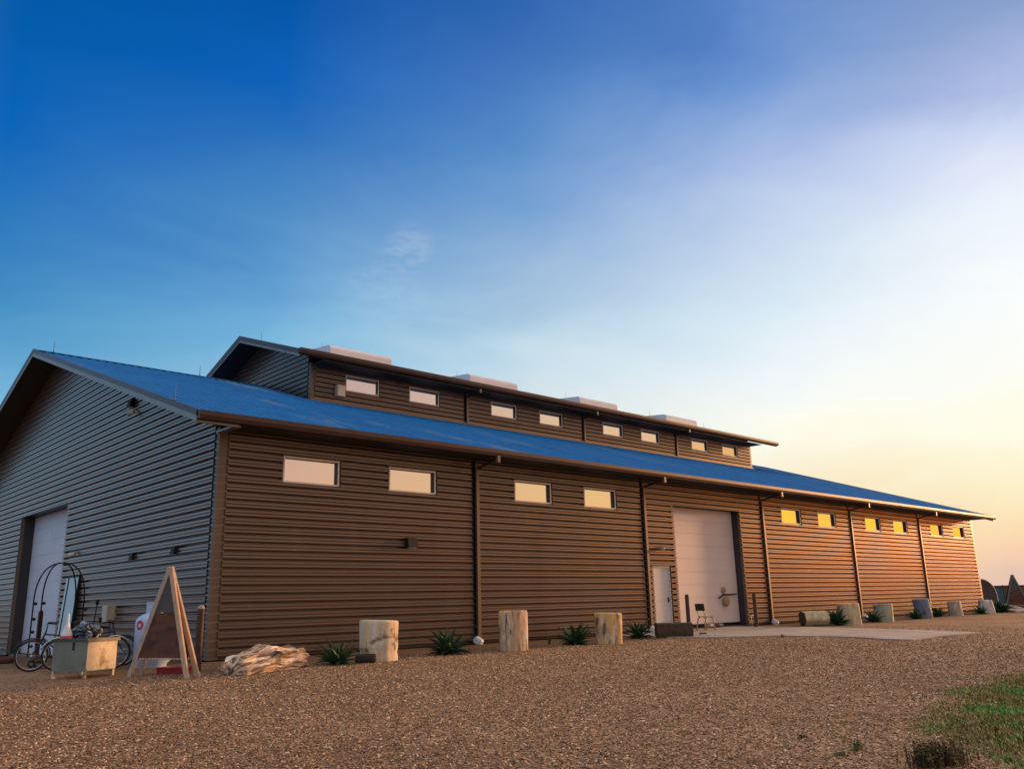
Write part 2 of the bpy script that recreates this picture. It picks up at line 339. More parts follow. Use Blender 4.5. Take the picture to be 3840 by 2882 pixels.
# gable ends with a big door in each
def gable(mb, put, door):
    zt = zroof(YR)-RT-.03; z0 = -.45
    p = prof(z0, zt)
    ext = lambda z: (.10, W-.10) if z <= 5.1 else (max(.10, (z-(ZG-RT))/SL-OV+.02), W-max(.10, (z-(ZG-RT))/SL-OV+.02))
    for (za,oa),(zb,ob) in zip(p, p[1:]):
        a0,a1 = ext(za); b0,b1 = ext(zb)
        segs = [(0,1)]
        zm = (za+zb)/2
        if door and zm < door[3] and zm > door[2]-1:
            mb.add([put(a0,oa,za),put(door[0],oa,za),put(door[0],ob,zb),put(b0,ob,zb)], [(0,1,2,3)])
            mb.add([put(door[1],oa,za),put(a1,oa,za),put(b1,ob,zb),put(door[1],ob,zb)], [(0,1,2,3)])
        else: mb.add([put(a0,oa,za),put(a1,oa,za),put(b1,ob,zb),put(b0,ob,zb)], [(0,1,2,3)])
ED = (11.10, 16.62, -.3, 4.5)
e = MB(); gable(e, lambda a,o,z: (o, a, z), ED); e.build('left_gable_wall', M['siding_end'], bld)
e = MB(); gable(e, lambda a,o,z: (XE-o, a, z), None); e.build('right_gable_wall', M['siding_end'], bld)
f = MB(); f.box((.05,.05,-.9),(.30,ED[0],-.452)); f.box((.05,ED[1],-.9),(.30,W-.05,-.452)); f.box((-.012,ED[0]-.6,-.9),(.29,ED[1]+6.,-.453+.11)); f.build('foundation', M['found'], bld)
# corner trims
for (x0,x1,y0,y1,mm) in ((-.062,.2,-.065,-.004,'trim'),(-.065,-.004,-.003,.13,'rake'),(XE-.15,XE+.062,-.065,-.004,'trim'),(XE+.004,XE+.065,-.003,.13,'trim')):
    t = MB(); t.box((x0,y0,-.07),(x1,y1,5.17)); t.build('corner_trim', M[mm], bld)
# roof: ribbed sheets
def roof_sheet(x0, x1, ya, yb, zf, th, rib=.305, h=.032):
    mb = MB(); xs = []; x = x0
    while x < x1-1e-6:
        for dx, hh in ((0,0),(.015,h),(.045,h),(.06,0)):
            if x+dx < x1: xs.append((x+dx, hh))
        x += rib
    xs.append((x1, 0)); m = len(xs)
    vs = [(xx, ya, zf(ya)+hh) for xx,hh in xs]+[(xx, yb, zf(yb)+hh) for xx,hh in xs]
    mb.add(vs, [(i,i+1,m+i+1,m+i) for i in range(m-1)])
    return mb
r1 = roof_sheet(XL, XRr, -OV, YR, zroof, RT); r2 = roof_sheet(XL, XRr, W+OV, YR, zroof, RT)
r1.build('main_roof', M['roof'], bld); r2.build('main_roof', M['roof'], bld)
s_ = MB()   # underside slab, closed, 4 mm below the sheets
for (ya, yb) in ((-OV+.01, YR), (YR, W+OV-.01)):
    za, zb = zroof(ya), zroof(yb)
    s_.add([(x,y,z-d) for x in (XL+.01, XRr-.01) for d in (.004, RT) for (y,z) in ((ya,za),(yb,zb))],
      [(0,1,3,2),(4,6,7,5),(0,4,5,1),(2,3,7,6),(0,2,6,4),(1,5,7,3)])
s_.build('roof_underside', M['soffit'], bld)
for ya, yb in ((-OV+.02,.012),(W-.012,W+OV-.02)):
    so = MB(); so.box((.07,ya,5.085),(XE-.02,yb,5.115)); so.build('soffit', M['soffit'], bld)
# ridge cap
rc = MB(); 
for sgn in (-1, 1):
    y1_ = YR+sgn*.28; rc.add([(XL-.01,YR,zroof(YR)+.05),(XRr+.01,YR,zroof(YR)+.05),(XRr+.01,y1_,zroof(y1_)+.04),(XL-.01,y1_,zroof(y1_)+.04)], [(0,1,2,3)])
rc.build('ridge_cap', M['roof'], bld)
# rake trims
def rake(x, t, ya, yb, zf, drop, mm, nm='rake_trim'):
    mb = MB(); za, zb = zf(ya), zf(yb)
    mb.add([(x,ya,za+.045),(x,yb,zb+.045),(x,yb,zb-drop),(x,ya,za-drop),(x+t,ya,za+.045),(x+t,yb,zb+.045),(x+t,yb,zb-drop),(x+t,ya,za-drop)],
      [(0,1,2,3),(7,6,5,4),(0,4,5,1),(3,2,6,7),(0,3,7,4),(1,5,6,2)])
    return mb.build(nm, M[mm], bld)
for ya, yb in ((-OV,YR),(W+OV,YR)):
    rake(XL-.05, .045, ya, yb, zroof, .10, 'trim_dark'); rake(XL-.04, .03, ya, yb, lambda y: zroof(y)-.148, .085, 'rake')
    rake(XRr+.003, .045, ya, yb, zroof, .26, 'trim')
# rake return at the eave corner
rr_ = MB(); rr_.box((XL-.045, -OV+.01, 5.02),(-.02,-.9,5.075)); rr_.box((-.12,-.9,5.03),(.06,.02,5.08)); rr_.build('eave_return', M['rake'], bld)
# gutters
def gutter(x0, x1, y, z, hh, sgn=-1, nm='gutter'):
    mb = MB(); P = [(0,0),(0,-hh),(sgn*.10,-hh),(sgn*.135,-hh*.55),(sgn*.14,0.),(sgn*.12,0.),(sgn*.11,-.02)]
    m = len(P); vs = [(x, y+a, z+b) for x in (x0,x1) for a,b in P]
    mb.add(vs, [(i,i+1,m+i+1,m+i) for i in range(m-1)]+[(0,m,m+1,1)]); mb.box((x0-.004,y-.14 if sgn<0 else y,z-hh),(x0,y if sgn<0 else y+.14,z)); mb.box((x1,y-.14 if sgn<0 else y,z-hh),(x1+.004,y if sgn<0 else y+.14,z))
    return mb.build(nm, M['trim_dark'], bld)
gutter(XL-.02, XRr+.03, -OV, ZG+.01, .19); gutter(XL-.02, XRr+.03, W+OV, ZG+.01, .19, 1)
# downspouts
def downspout_shade(k, y0, z0, z1, ph=0):
    c_ = MB(); c_.box((k*L_-.16,y0+.004,z0),(k*L_+.01,y0+.02,z1)); o_ = c_.build('shade_strip', M['shade_dark'], bld)  # dark strip paints in the shadow beside each downspout
    f_ = MB(); z = z0+.09
    while z < z1-.05: f_.box((k*L_-.095,y0-.05,z-.018),(k*L_-.055,y0+.003,z+.018)); z += PER
    f_.box((k*L_-.08,y0-.006,z0+.02),(k*L_-.07,y0+.003,z1-.02)); f_.build('lit_rib_dots', M['trim'], o_)  # added pegs and rail stand for rib ends catching light
for k in range(1, 6): downspout_shade(k, 0, -.06, 5.06)
def downspout(x, y0, yg, zg, zb, w=.06):
    root = MB(); root.box((x-.055, y0-.15, zb), (x+.055, y0-.07, zg-.38)); o1 = root.build('downspout', M['trim'], bld)
    a = MB(); a.box((x-.05, yg-.13, zg-.36),(x+.05, yg-.03, zg-.17)); a.build('outlet', M['trim'], o1)
    c = MB(); c.tube([(x, yg-.08, zg-.26), (x, y0-.085, zg-.42)], .04, 4); c.build('offset_pipe', M['trim_dark'], o1)  # dark trim puts the eave's shade into this pipe's colour
for k in range(1, 6): downspout(k*L_+.06, 0, -OV, ZG, -.1)
# windows
def window(parent, x, y, z, w, h):
    t = .028; pr = .07
    def ring(mb, q, t_, y0, y1):
        mb.box((q,y0,q),(w-q,y1,q+t_)); mb.box((q,y0,h-q-t_),(w-q,y1,h-q)); mb.box((q,y0,q+t_),(q+t_,y1,h-q-t_)); mb.box((w-q-t_,y0,q+t_),(w-q,y1,h-q-t_))
    mb = MB(); ring(mb, 0, t, -pr, .14); o1 = mb.build('window', M['trim'], parent, loc=(x,y,z))
    f1 = MB(); ring(f1, t+.001, .038, -pr-.008, -.055); f1.build('window_frame', M['winframe'], o1)
    f1 = MB(); ring(f1, t+.001, .02, -.054, .02); f1.build('inner_reveal', M['shade_dark'], o1)
    p = MB(); p.box((t+.002,.021,t+.002),(w-t-.002,.035,h-t-.002)); p.build('pane', M['glass'], o1)
    return o1
w0 = None
for (x0,x1,z0,z1) in wins:
    if w0 is None: w0 = window(bld, x0, 0, z0, WW, z1-z0)
    else:
        c = copy_tree(w0, bld); c.location = (x0, 0, z0)
# garage doors
def garage(x0, x1, z0, z1, rec, M_, nm, gap=.13, npan=9):
    """door in the plane y=0 facing -y, placed through matrix M_"""
    w = x1-x0; t = .09
    d = MB()
    zz = z0+gap; hp = (z1-z0-gap)/npan
    for i in range(npan):
        a = zz+i*hp; d.box((x0,rec,a+.006),(x1,rec+.05,a+hp-.006), 0, M_); d.box((x0,rec+.012,a-.006),(x1,rec+.04,a+.006), 0, M_)
    o1 = d.build(nm, M['door'], bld)
    f1 = MB(); f1.box((x0-t,-.07,z0),(x0,0.02,z1+t),0,M_); f1.box((x1,-.07,z0),(x1+t,.02,z1+t),0,M_); f1.box((x0,-.07,z1),(x1,.02,z1+t),0,M_); f1.build('door_trim', M['trim'], o1)
    r_ = MB(); r_.box((x0-.05,.021,z0),(x0-.002,rec+.1,z1),0,M_); r_.box((x1+.002,.021,z0),(x1+.05,rec+.1,z1),0,M_); r_.box((x0-.05,.021,z1+.002),(x1+.05,rec+.1,z1+.05),0,M_)
    r_.box((x0-.05,rec+.14,z0-.05),(x1+.05,rec+.16,z0+.6),0,M_); r_.build('door_reveal', M['shade_dark'], o1)
    return o1
gd = garage(BD[0], BD[1], -.06, BD[3], .30, Matrix.Identity(4), 'garage_door')
gd['label'] = 'front garage door standing open a hand above the ground'
Mend = Matrix(((0,1,0,0),(1,0,0,0),(0,0,1,0),(0,0,0,1)))
M['door_front'] = M['door']; M['door'] = mat('skylit_garage_door', (.60,.66,.78), (.54,.60,.72), rough=.5, scale=.8, extra=[((.36,.38,.44), 1.6, .62, .8, (1,1,.7))])  # gable door: blue skylight is put into this cooler copy of the white
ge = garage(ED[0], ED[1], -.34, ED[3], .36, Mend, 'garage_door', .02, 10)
ms = MB(); ms.tube([(ED[0]+.0+.35*k, 0, 0) for k in (0,1)], .001, 3)
# pedestrian door
d = MB(); d.box((PD[0]+.05,-.012,-.02),(PD[1]-.05,.04,PD[3]-.05)); o1 = d.build('entry_door', M['pdoor'], bld)
d = MB(); d.box((PD[0],-.055,-.06),(PD[0]+.05,.06,PD[3])); d.box((PD[1]-.05,-.055,-.06),(PD[1],.06,PD[3])); d.box((PD[0]+.05,-.055,PD[3]-.05),(PD[1]-.05,.06,PD[3])); d.build('door_frame', M['pdoor'], o1)
d = MB(); d.tube([(PD[1]-.14,-.012,.97),(PD[1]-.14,-.08,.97),(PD[1]-.26,-.08,.97)], .016, 8); d.box((PD[1]-.18,-.022,.88),(PD[1]-.10,-.012,1.06)); d.build('handle', M['black'], o1)
# wall lamps, camera, boxes (fixed to the building: parts)
def wall_pack(x, y, z, s, M_, mm='black', nm='wall_lamp'):
    mb = MB(); w = .15*s
    vs = [(-w,0,-.13*s),(w,0,-.13*s),(w,0,.13*s),(-w,0,.13*s),(-w*.95,-.20*s,-.12*s),(w*.95,-.20*s,-.12*s),(w*.9,-.15*s,.12*s),(-w*.9,-.15*s,.12*s)]
    mb.add([M_ @ Vector(v) + Vector((x,y,z)) for v in vs], [(0,3,2,1),(4,5,6,7),(0,1,5,4),(1,2,6,5),(2,3,7,6),(3,0,4,7)])
    o_ = mb.build(nm, M[mm], bld)
    l = MB(); l.box((-w*.7,-.17*s,-.135*s),(w*.7,-.05*s,-.118*s), 0, Matrix.Translation((x,y,z)) @ M_.to_4x4()); l.build('lens', M['winframe'], o_)
I3 = Matrix.Identity(3); E3 = Matrix(((0,1,0),(-1,0,0),(0,0,1)))
wall_pack(5.41, -.05, 2.63, 1.1, I3)
wall_pack(-.05, 4.80, 2.445, .75, E3); wall_pack(-.05, 1.98, 2.44, .75, E3); wall_pack(-.05, 5.83, 6.82, 1.0, E3)
def camera_part(x, y, z, M_):
    T = Matrix.Translation((x,y,z)) @ M_.to_4x4()
    mb = MB(); mb.tube([T@Vector((0,0,.03)),T@Vector((0,-.12,.05)),T@Vector((.0,-.16,.0))], .02, 8); mb.tube([T@Vector((.02,-.12,-.02)),T@Vector((-.14,-.24,-.06))], .05, 10)
    mb.box((-.05,-.01,-.05),(.05,.0,.1),0,T); mb.build('security_camera', M['cream'], bld, smooth=False)
camera_part(16.42, -.05, 2.76, I3); camera_part(-.05, 9.62, 2.79, E3); camera_part(-.05, 5.5, 6.52, E3)
b_ = MB(); b_.box((-.30,5.85,.76),(-.05,6.25,1.20)); o1 = b_.build('electrical_box', M['cream'], bld)
b_ = MB(); b_.box((-.312,5.87,.78),(-.301,6.23,1.18)); b_.build('box_cover', M['cream'], o1)
b_ = MB(); b_.tube([(-.16,5.98,.76),(-.16,5.98,-.18)], .022, 8); b_.build('conduit', M['rod'], o1)

# clerestory
CX0, CX1 = L_, 5*L_; CY0 = 9.65; CY1 = W-9.65; CG = 8.72; CSL = (12.15-10.40)/(YR-CG)
def zc(y): return 10.40 + (min(y, W-y)-CG)*CSL
CXL, CXR = CX0-1.05, CX1+1.75
cw = [(b_*L_+a, b_*L_+a+WW, 9.33, 10.02) for b_ in (1,2,3,4) for a in (WA-.08, WB-.08)]
zb = zroof(CY0)+.03
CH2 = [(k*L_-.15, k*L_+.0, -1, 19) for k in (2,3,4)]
for k in (2,3,4): downspout_shade(k, CY0, zb, 10.14)
cm = MB(); siding(cm, CX0+.12, CX1-.1, zb, 10.26, cw+CH2, lambda a,o,z: (a, CY0+o, z)); cm.build('clerestory_wall', M['siding'], bld)
cm = MB(); siding(cm, CX0+.1, CX1-.1, zb, 10.26, [], lambda a,o,z: (a, CY1-o, z)); cm.build('clerestory_wall', M['siding'], bld)
def cgable(put):
    mb = MB(); p = prof(zb-.05, zc(YR)-.22)
    for (za,oa),(zb_,ob) in zip(p, p[1:]):
        def ext(z):
            a = CY0+.08
            if z > 10.15: a = max(a, (z+.20-10.40)/CSL+CG)
            return a, W-a
        a0,a1 = ext(za); b0,b1 = ext(zb_)
        mb.add([put(a0,oa,za),put(a1,oa,za),put(b1,ob,zb_),put(b0,ob,zb_)], [(0,1,2,3)])
    # lower triangles down to... the main roof rises past the sheet, so it closes itself
    return mb
cgable(lambda a,o,z: (CX0+o,a,z)).build('clerestory_gable', M['siding_end'], bld)
cgable(lambda a,o,z: (CX1-o,a,z)).build('clerestory_gable', M['siding_end'], bld)
for (x0,x1,y0,y1,mm) in ((CX0-.062,CX0+.16,CY0-.065,CY0-.004,'trim'),(CX0-.065,CX0-.004,CY0-.003,CY0+.13,'rake'),(CX1-.13,CX1+.062,CY0-.065,CY0-.004,'trim')):
    t = MB(); t.box((x0,y0,zb-.02),(x1,y1,10.24)); t.build('corner_trim', M[mm], bld)
t = MB(); t.box((CX0-.06,CY0-.10,zb-.09),(CX1+.06,CY0-.066,zb+.05)); t.box((CX0-.06,CY0-.22,zb-.085),(CX1+.06,CY0-.10,zb-.045)); t.build('roof_flashing', M['trim'], bld)
r3 = roof_sheet(CXL, CXR, CG, YR, zc, .2); r3.build('clerestory_roof', M['roof'], bld)
r4 = roof_sheet(CXL, CXR, W-CG, YR, zc, .2); r4.build('clerestory_roof', M['roof'], bld)
s_ = MB()
for (ya, yb) in ((CG+.01, YR), (YR, W-CG-.01)):
    za, zb2 = zc(ya), zc(yb)
    s_.add([(x,y,z-d) for x in (CXL+.01, CXR-.01) for d in (.004, .19) for (y,z) in ((ya,za),(yb,zb2))],
      [(0,1,3,2),(4,6,7,5),(0,4,5,1),(2,3,7,6),(0,2,6,4),(1,5,7,3)])
s_.build('roof_underside', M['soffit'], bld)
so = MB(); so.box((CX0-.03,CG+.02,10.15),(CX1+.02,CY0+.01,10.175)); so.build('soffit', M['soffit'], bld)
for ya, yb in ((CG,YR),(W-CG,YR)):
    rake(CXL-.05, .045, ya, yb, zc, .15, 'trim_dark'); rake(CXL-.035, .03, ya, yb, lambda y: zc(y)-.197, .05, 'rake'); rake(CXR+.003, .045, ya, yb, zc, .20, 'trim_dark')
gutter(CXL-.02, CXR+.03, CG, 10.46, .20); gutter(CXL-.02, CXR+.03, W-CG, 10.46, .20, 1)
for k in (2,3,4):
    x = k*L_+.06
    o_ = MB(); o_.box((x-.05,CY0-.14,zb+.02),(x+.05,CY0-.07,10.05)); o1 = o_.build('downspout', M['trim'], bld)
    a = MB(); a.box((x-.05,CG-.13,10.02),(x+.05,CG-.03,10.19)); a.build('outlet', M['trim'], o1)
    a = MB(); a.tube([(x,CG-.08,10.12),(x,CY0-.085,10.0)], .045, 4); a.build('offset_pipe', M['trim_dark'], o1)  # pipe coloured dark for the shade under the eave
for (x0,x1,z0,z1) in cw:
    c = copy_tree(w0, bld); c.location = (x0, CY0, z0)
b_ = MB(); b_.box((2.95+.0,0,0),(3.0,0,0)) if False else None
# speaker-like cream box on the clerestory wall
b_ = MB(); b_.box((8.78,CY0-.27,9.05),(9.14,CY0-.05,9.50)); o1 = b_.build('junction_box', M['cream'], bld)
b_ = MB(); b_.box((8.80,CY0-.285,9.07),(9.12,CY0-.271,9.48)); b_.build('box_cover', M['cream'], o1)
# ridge vents
def vent(x0, x1):
    mb = MB(); y0, y1 = 12.2, W-12.2; rr = .22; zt = 12.10
    P = [(y0, 11.5)]+[(y0+rr-rr*math.cos(a), zt-rr+rr*math.sin(a)) for a in [R(15*i) for i in range(7)]]+[(YR, zt+.14)]
    P += [(W-y, z) for y, z in P[::-1][1:]]
    m = len(P); mb.add([(x,y,z) for x in (x0,x1) for y,z in P], [(i,i+1,m+i+1,m+i) for i in range(m-1)]+[tuple(range(m))[::-1], tuple(range(m,2*m))])
    return mb
v0 = vent(0, 3.2).build('ridge_vent', M['vent'], bld, loc=(10.09,0,0)); smooth_by_angle(v0, 35)
for x in (18.01, 26.0, 33.85):
    c = copy_tree(v0, bld); c.location = (x,0,0)
# lightning rods
rb = MB(); rb.tube([(0,0,0),(0,0,.42)], [.012,.006], 6); rb.box((-.03,-.03,-.01),(.03,.03,.02))
r0 = rb.build('lightning_rod', M['rod'], bld, loc=(-.36, YR, zroof(YR)+.04))
for x, z in [(5.07, zroof(YR)+.04), (7.65, zc(YR)), (10.6,12.24), (13.1,12.24), (18.5,12.24), (21.0,12.24), (26.6,12.24), (29.0,12.24), (34.3,12.24), (36.8,12.24), (40.2, zc(YR))]:
    c = r0.copy(); col.objects.link(c); c.parent = bld; c.location = (x, YR, z)
c = r0.copy(); col.objects.link(c); c.parent = bld; c.location = (-1.0, .4, 5.75)
# small ornament on the garage door
om = MB(); om.tube([(20.15,.20,.97),(20.45,.18,1.10),(20.85,.18,1.10),(21.4,.2,1.12)], [.03,.035,.03,.02], 8)
oo = om.build('hanging_bar', M['black'], gd)
om = MB(); om.lathe([(.02,-.05),(.16,-.03),(.18,.02),(.14,.08),(.02,.10)], (0,0,0), 16); q = om.build('coil', M['coil'], gd, loc=(20.65,.22,.84), rot=(R(90),0,0))
om = MB(); om.lathe([(.02,-.02),(.13,0),(.02,.02)], (0,0,0), 14); om.build('coil', M['coil'], gd, loc=(20.6,.24,1.28), rot=(R(90),0,0))

# ------------------------------------------------------------------ petrified stumps
def stump(w, h, mt, loc, label, seed, lean=(0,0), taper=0., waist=None):
    rd = random.Random(seed); n = 26; mb = MB(); ph = [rd.uniform(0,6.28) for _ in range(6)]; am = [rd.uniform(.2,1) for _ in range(6)]
    def rad(a, t):
        r = 1
        for k in range(6): r += .028*am[k]*math.sin((k+2)*a+ph[k]+t*rd0[k])
        r += .035*math.sin(9*a+ph[0]+2*math.sin(3*t+ph[1]))*.45 + .012*math.sin(17*a+ph[3]+4*t)
        return r
    rd0 = [rd.uniform(-.8,.8) for _ in range(6)]
    zs = [-.08,0,.03,.1,.2,.3,.4,.5,.6,.7,.8,.88,.94,.98,1.0]; rings = []
    for z in zs:
        t = max(z,0); e_ = 1.0
        if z >= .98: e_ = .985 if z < 1 else .94
        if waist: e_ *= 1-.06*math.exp(-((t-waist)/.05)**2)
        R_ = w/2*(1-taper*(t-.5))*e_
        rings.append([(lean[0]*t*h+R_*rad(2*math.pi*k/n, t)*math.cos(2*math.pi*k/n), lean[1]*t*h+R_*rad(2*math.pi*k/n, t)*math.sin(2*math.pi*k/n), z*h+(.02*h*math.sin(2*math.pi*k/n+ph[2]) if z>.9 else 0)) for k in range(n)])
    vs = [v for r_ in rings for v in r_]; fs = []
    for i in range(len(zs)-1):
        for k in range(n): fs.append((i*n+k, i*n+(k+1)%n, (i+1)*n+(k+1)%n, (i+1)*n+k))
    vs.append((lean[0]*h, lean[1]*h, h*1.005)); c = len(vs)-1
    for k in range(n): fs.append(((len(zs)-1)*n+k, (len(zs)-1)*n+(k+1)%n, c))
    mb.add(vs, fs); o = mb.build('stone_stump', mt, None, loc=loc, rot=(0,0,rd.uniform(0,6.28) if lean==(0,0) else 0)); smooth_by_angle(o, 50)
    tag(o, label, 'stone stump', 'petrified wood stumps standing along the front wall'); return o
G = gz
def P3(x, y, dz=0): return (x, y, gz(x, y)+dz)
stump(.81,.83,SM[0],P3(2.45,-3.05),'widest stone stump, tan and mossy with a dark band, nearest the corner of the warehouse',1,waist=.22)
stump(.74,.93,SM[1],P3(6.4,-3.05),'tallest stone stump, orange brown with upright streaks, right of the first downspout',2,taper=-.04)
stump(.74,.80,SM[2],P3(9.85,-3.15),'golden veined stone stump between two agaves left of the dark log by the door',3,taper=-.06)
stump(.80,.78,SM[3],P3(23.85,-3.05),'cream stone stump just right of the short lying stone log and its agave',4,taper=.06)
stump(.74,.70,SM[4],P3(27.5,-2.75),'mossy grey stone stump with a pale crack, second right of the lying stone log',5)
stump(.68,.84,SM[5],P3(31.7,-2.65),'blue grey stone stump leaning left, the only bluish one',6,lean=(-.22,.02))
stump(.62,.66,SM[6],P3(36.0,-2.4),'small pinkish stone stump between the blue grey stump and the far corner',7,taper=.10,lean=(-.10,0))
stump(.72,.66,SM[7],P3(39.9,-2.45),'whitish furrowed stone stump at the far right corner of the warehouse',8,taper=.28)

# long petrified log near the corner
def blob(nu, nv, fn):
    mb = MB(); vs = [fn(i/(nu-1), 2*math.pi*j/nv) for i in range(nu) for j in range(nv)]
    fs = [(i*nv+j, i*nv+(j+1)%nv, (i+1)*nv+(j+1)%nv, (i+1)*nv+j) for i in range(nu-1) for j in range(nv)]
    fs += [tuple(range(nv-1,-1,-1)), tuple(range((nu-1)*nv, nu*nv))]; mb.add(vs, fs); return mb
def logfn(u, a):
    Lg = 1.98; x = (u-.5)*Lg
    hs = [(0,.26),(.06,.34),(.2,.40),(.34,.47),(.45,.54),(.55,.47),(.66,.43),(.8,.43),(.92,.40),(1,.32)]
    for (a0,h0),(a1,h1) in zip(hs, hs[1:]):
        if a0 <= u <= a1: h = h0+(h1-h0)*(u-a0)/(a1-a0); break
    e_ = min(1, (min(u, 1-u)/.05)**.5*.6+.4) if min(u,1-u) < .05 else 1
    c, s = math.cos(a), math.sin(a)
    fur = noise.noise(Vector((x*1.1, c*2.6, s*2.6)))*.085 + noise.noise(Vector((x*2.5+5, c*6, s*6)))*.05 + noise.noise(Vector((x*6+9, c*14, s*14)))*.022
    rg = noise.noise(Vector((x*.9+3, c*4.5, s*4.5))); rg2 = noise.noise(Vector((x*1.6+8, c*9, s*9)))
    fur += .035*(.5-abs(rg)*2.6) + .022*(.5-abs(rg2)*2.6)
    ry = (.30+fur)*e_; rz = (h/2+fur)*e_
    # squarish section with steps
    p = .72; cy = math.copysign(abs(c)**p, c); cz = math.copysign(abs(s)**p, s)
    return (x+.05*noise.noise(Vector((c*3,s*3,u*2))), ry*cy, h/2*.92+rz*cz-.03)
lg = blob(90, 56, logfn).build('stone_log', M['log'], None, loc=P3(-.30,-3.36,-.02), rot=(0,R(-1),R(22)))
smooth_by_angle(lg, 60)
tag(lg, 'long pale furrowed petrified log lying on the gravel by the near corner of the warehouse', 'stone log')

def roundlog(name, L, r, m_side, m_end, loc, rz, label, cat, seed, sq=.85):
    t = thing(name, loc, rz, label, cat)
    ph = seed*1.7
    def fn(u, a):
        c, s = math.cos(a), math.sin(a); f_ = r*(1+.05*math.sin(3*a+ph)+.04*math.sin(7*a+ph*2)+.05*noise.noise(Vector((u*3+seed,c*2,s*2))))
        cy = math.copysign(abs(c)**sq, c); cz = math.copysign(abs(s)**sq, s)
        return ((u-.5)*L, f_*cy, r*.95+f_*cz)
    mb = MB(); nu, nv = 14, 36
    vs = [fn(i/(nu-1), 2*math.pi*j/nv) for i in range(nu) for j in range(nv)]
    fs = [(i*nv+j, i*nv+(j+1)%nv, (i+1)*nv+(j+1)%nv, (i+1)*nv+j) for i in range(nu-1) for j in range(nv)]
    mb.add(vs, fs); o = mb.build('side', m_side, t); smooth_by_angle(o, 50)
    for sgn, u in ((-1,0),(1,1)):
        e_ = MB(); ring = [fn(u, 2*math.pi*j/nv) for j in range(nv)]; ring2 = [(x+sgn*.02, y*.93, r*.95+(z-r*.95)*.93) for x,y,z in ring]
        fs = [(j,(j+1)%nv,(j+1)%nv+nv,j+nv) for j in range(nv)]+[tuple(range(nv,2*nv))]
        e_.add(ring+ring2, fs); e_.build('end_face', m_end, t)
    return t
roundlog('lying_stone', .95, .27, SM[3], M['darkend'], P3(22.5,-2.35,.0), R(-33), 'short lying stone log with a dark rounded end, left of the cream stump', 'stone log', 3)
roundlog('dark_log', 1.05, .215, M['bark'], M['bark'], P3(13.15,-2.85,0), R(-42), 'dark brown bark covered log lying before the white entry door, left of the chair', 'log', 5, sq=.6)
# dark block beside the first stump
def rock(name, sx, sy, sz, loc, rz, m, label, cat, seed, group=None, flat=.55):
    mb = blob(14, 18, lambda u, a: ((u-.5)*sx*(1), sy/2*math.copysign(abs(math.cos(a))**.6, math.cos(a))*(1 if .04<u<.96 else .8)*(1+.12*noise.noise(Vector((u*2+seed,math.cos(a),math.sin(a))))),
        sz/2+sz/2*math.copysign(abs(math.sin(a))**.6, math.sin(a))*(1 if .04<u<.96 else .8)*(1+.15*noise.noise(Vector((u*3,math.cos(a)+seed,math.sin(a)))))))
    o = mb.build(name, m, None, loc=loc, rot=(0,0,rz)); smooth_by_angle(o, 45); return tag(o, label, cat, group)
rock('dark_rock', .42, .2, .19, P3(1.93,-3.35,-.01), R(-40), M['darkrock'], 'small black block on the gravel between the first agave and the widest stump', 'rock', 2)
gp = 'small flat pale stones by the dark log'
rock('flat_stone', .34, .2, .05, P3(14.35,-3.15,.0), R(-45), M['palestone'], 'pale flat stone leaning out at the foot of the dark log by the chair', 'stone', 4, gp)
rock('flat_stone', .26, .12, .06, P3(14.45,-3.55,.0), R(-35), M['palestone'], 'bright narrow stone at the gravel edge, right of the dark log', 'stone', 6, gp)
rock('flat_stone', .22, .14, .05, P3(14.62,-2.85,.03), R(-45), M['rust'], 'dark rusty flat stone on the concrete just under the chair', 'stone', 8, gp)

# ------------------------------------------------------------------ agaves
def agave(loc, size, seed, label, dens=26, height=1.12):
    dens = int(dens*1.35)
    rd = random.Random(seed); mb = MB()
    for i in range(dens):
        t = i/dens; az = i*2.39996+rd.uniform(-.2,.2); el = R(82-66*t**.8+rd.uniform(-6,6)); ln = size*(.75+.35*rd.random())*(.8+.35*math.sin(math.pi*min(1,t+.15)))
        d = Vector((math.cos(az), math.sin(az), 0)); side = Vector((-d.y, d.x, 0)); K = 7; w = size*.118*rd.uniform(.85,1.15)
        p = Vector((0,0,.02))+d*.03; a = el; pts = []
        for k in range(K+1):
            u = k/K; ww = w*(.75+1.0*u)*(1-u)**.75*1.25 if u < 1 else 0
            ww = w*math.sin(math.pi*min(1,(u*.72+.28)))**1. if u < 1 else .0
            nrm = Vector((-d.x*math.sin(a), -d.y*math.sin(a), math.cos(a)))
            pts.append((p+side*ww+nrm*ww*.45, p-nrm*ww*.18, p-side*ww+nrm*ww*.45, p+nrm*.001))
            p = p+(d*math.cos(a)+Vector((0,0,math.sin(a))))*ln/K*height; a -= R(3.5+7*(1-t)*0+5*t)
        b0 = len(mb.v); vs = [v for q in pts for v in q]; fs = []
        for k in range(K):
            o_ = k*4
            fs += [(o_,o_+1,o_+5,o_+4),(o_+1,o_+2,o_+6,o_+5),(o_+2,o_+3,o_+7,o_+6),(o_+3,o_,o_+4,o_+7)]
        mb.add(vs, fs)
    o = mb.build('agave_plant', M['agave'], None, loc=loc); o.data.polygons.foreach_set('use_smooth', [True]*len(o.data.polygons))
    return tag(o, label, 'agave', 'dark green agaves planted along the front wall')
agave(P3(1.3,-3.25,-.02), .50, 1, 'dark green agave left of the widest stump and its black block')
agave(P3(4.5,-2.85,-.02), .60, 2, 'largest agave, left of the first downspout and its white spout shoe', 30)
agave(P3(8.95,-2.75,-.02), .55, 3, 'spreading agave just left of the golden veined stump', 30)
agave(P3(12.15,-2.3,-.02), .52, 4, 'agave against the second downspout, left of the dark bark log')
agave(P3(23.3,-2.85,-.02), .62, 5, 'bushy agave between the lying stone log and the cream stump', 34)
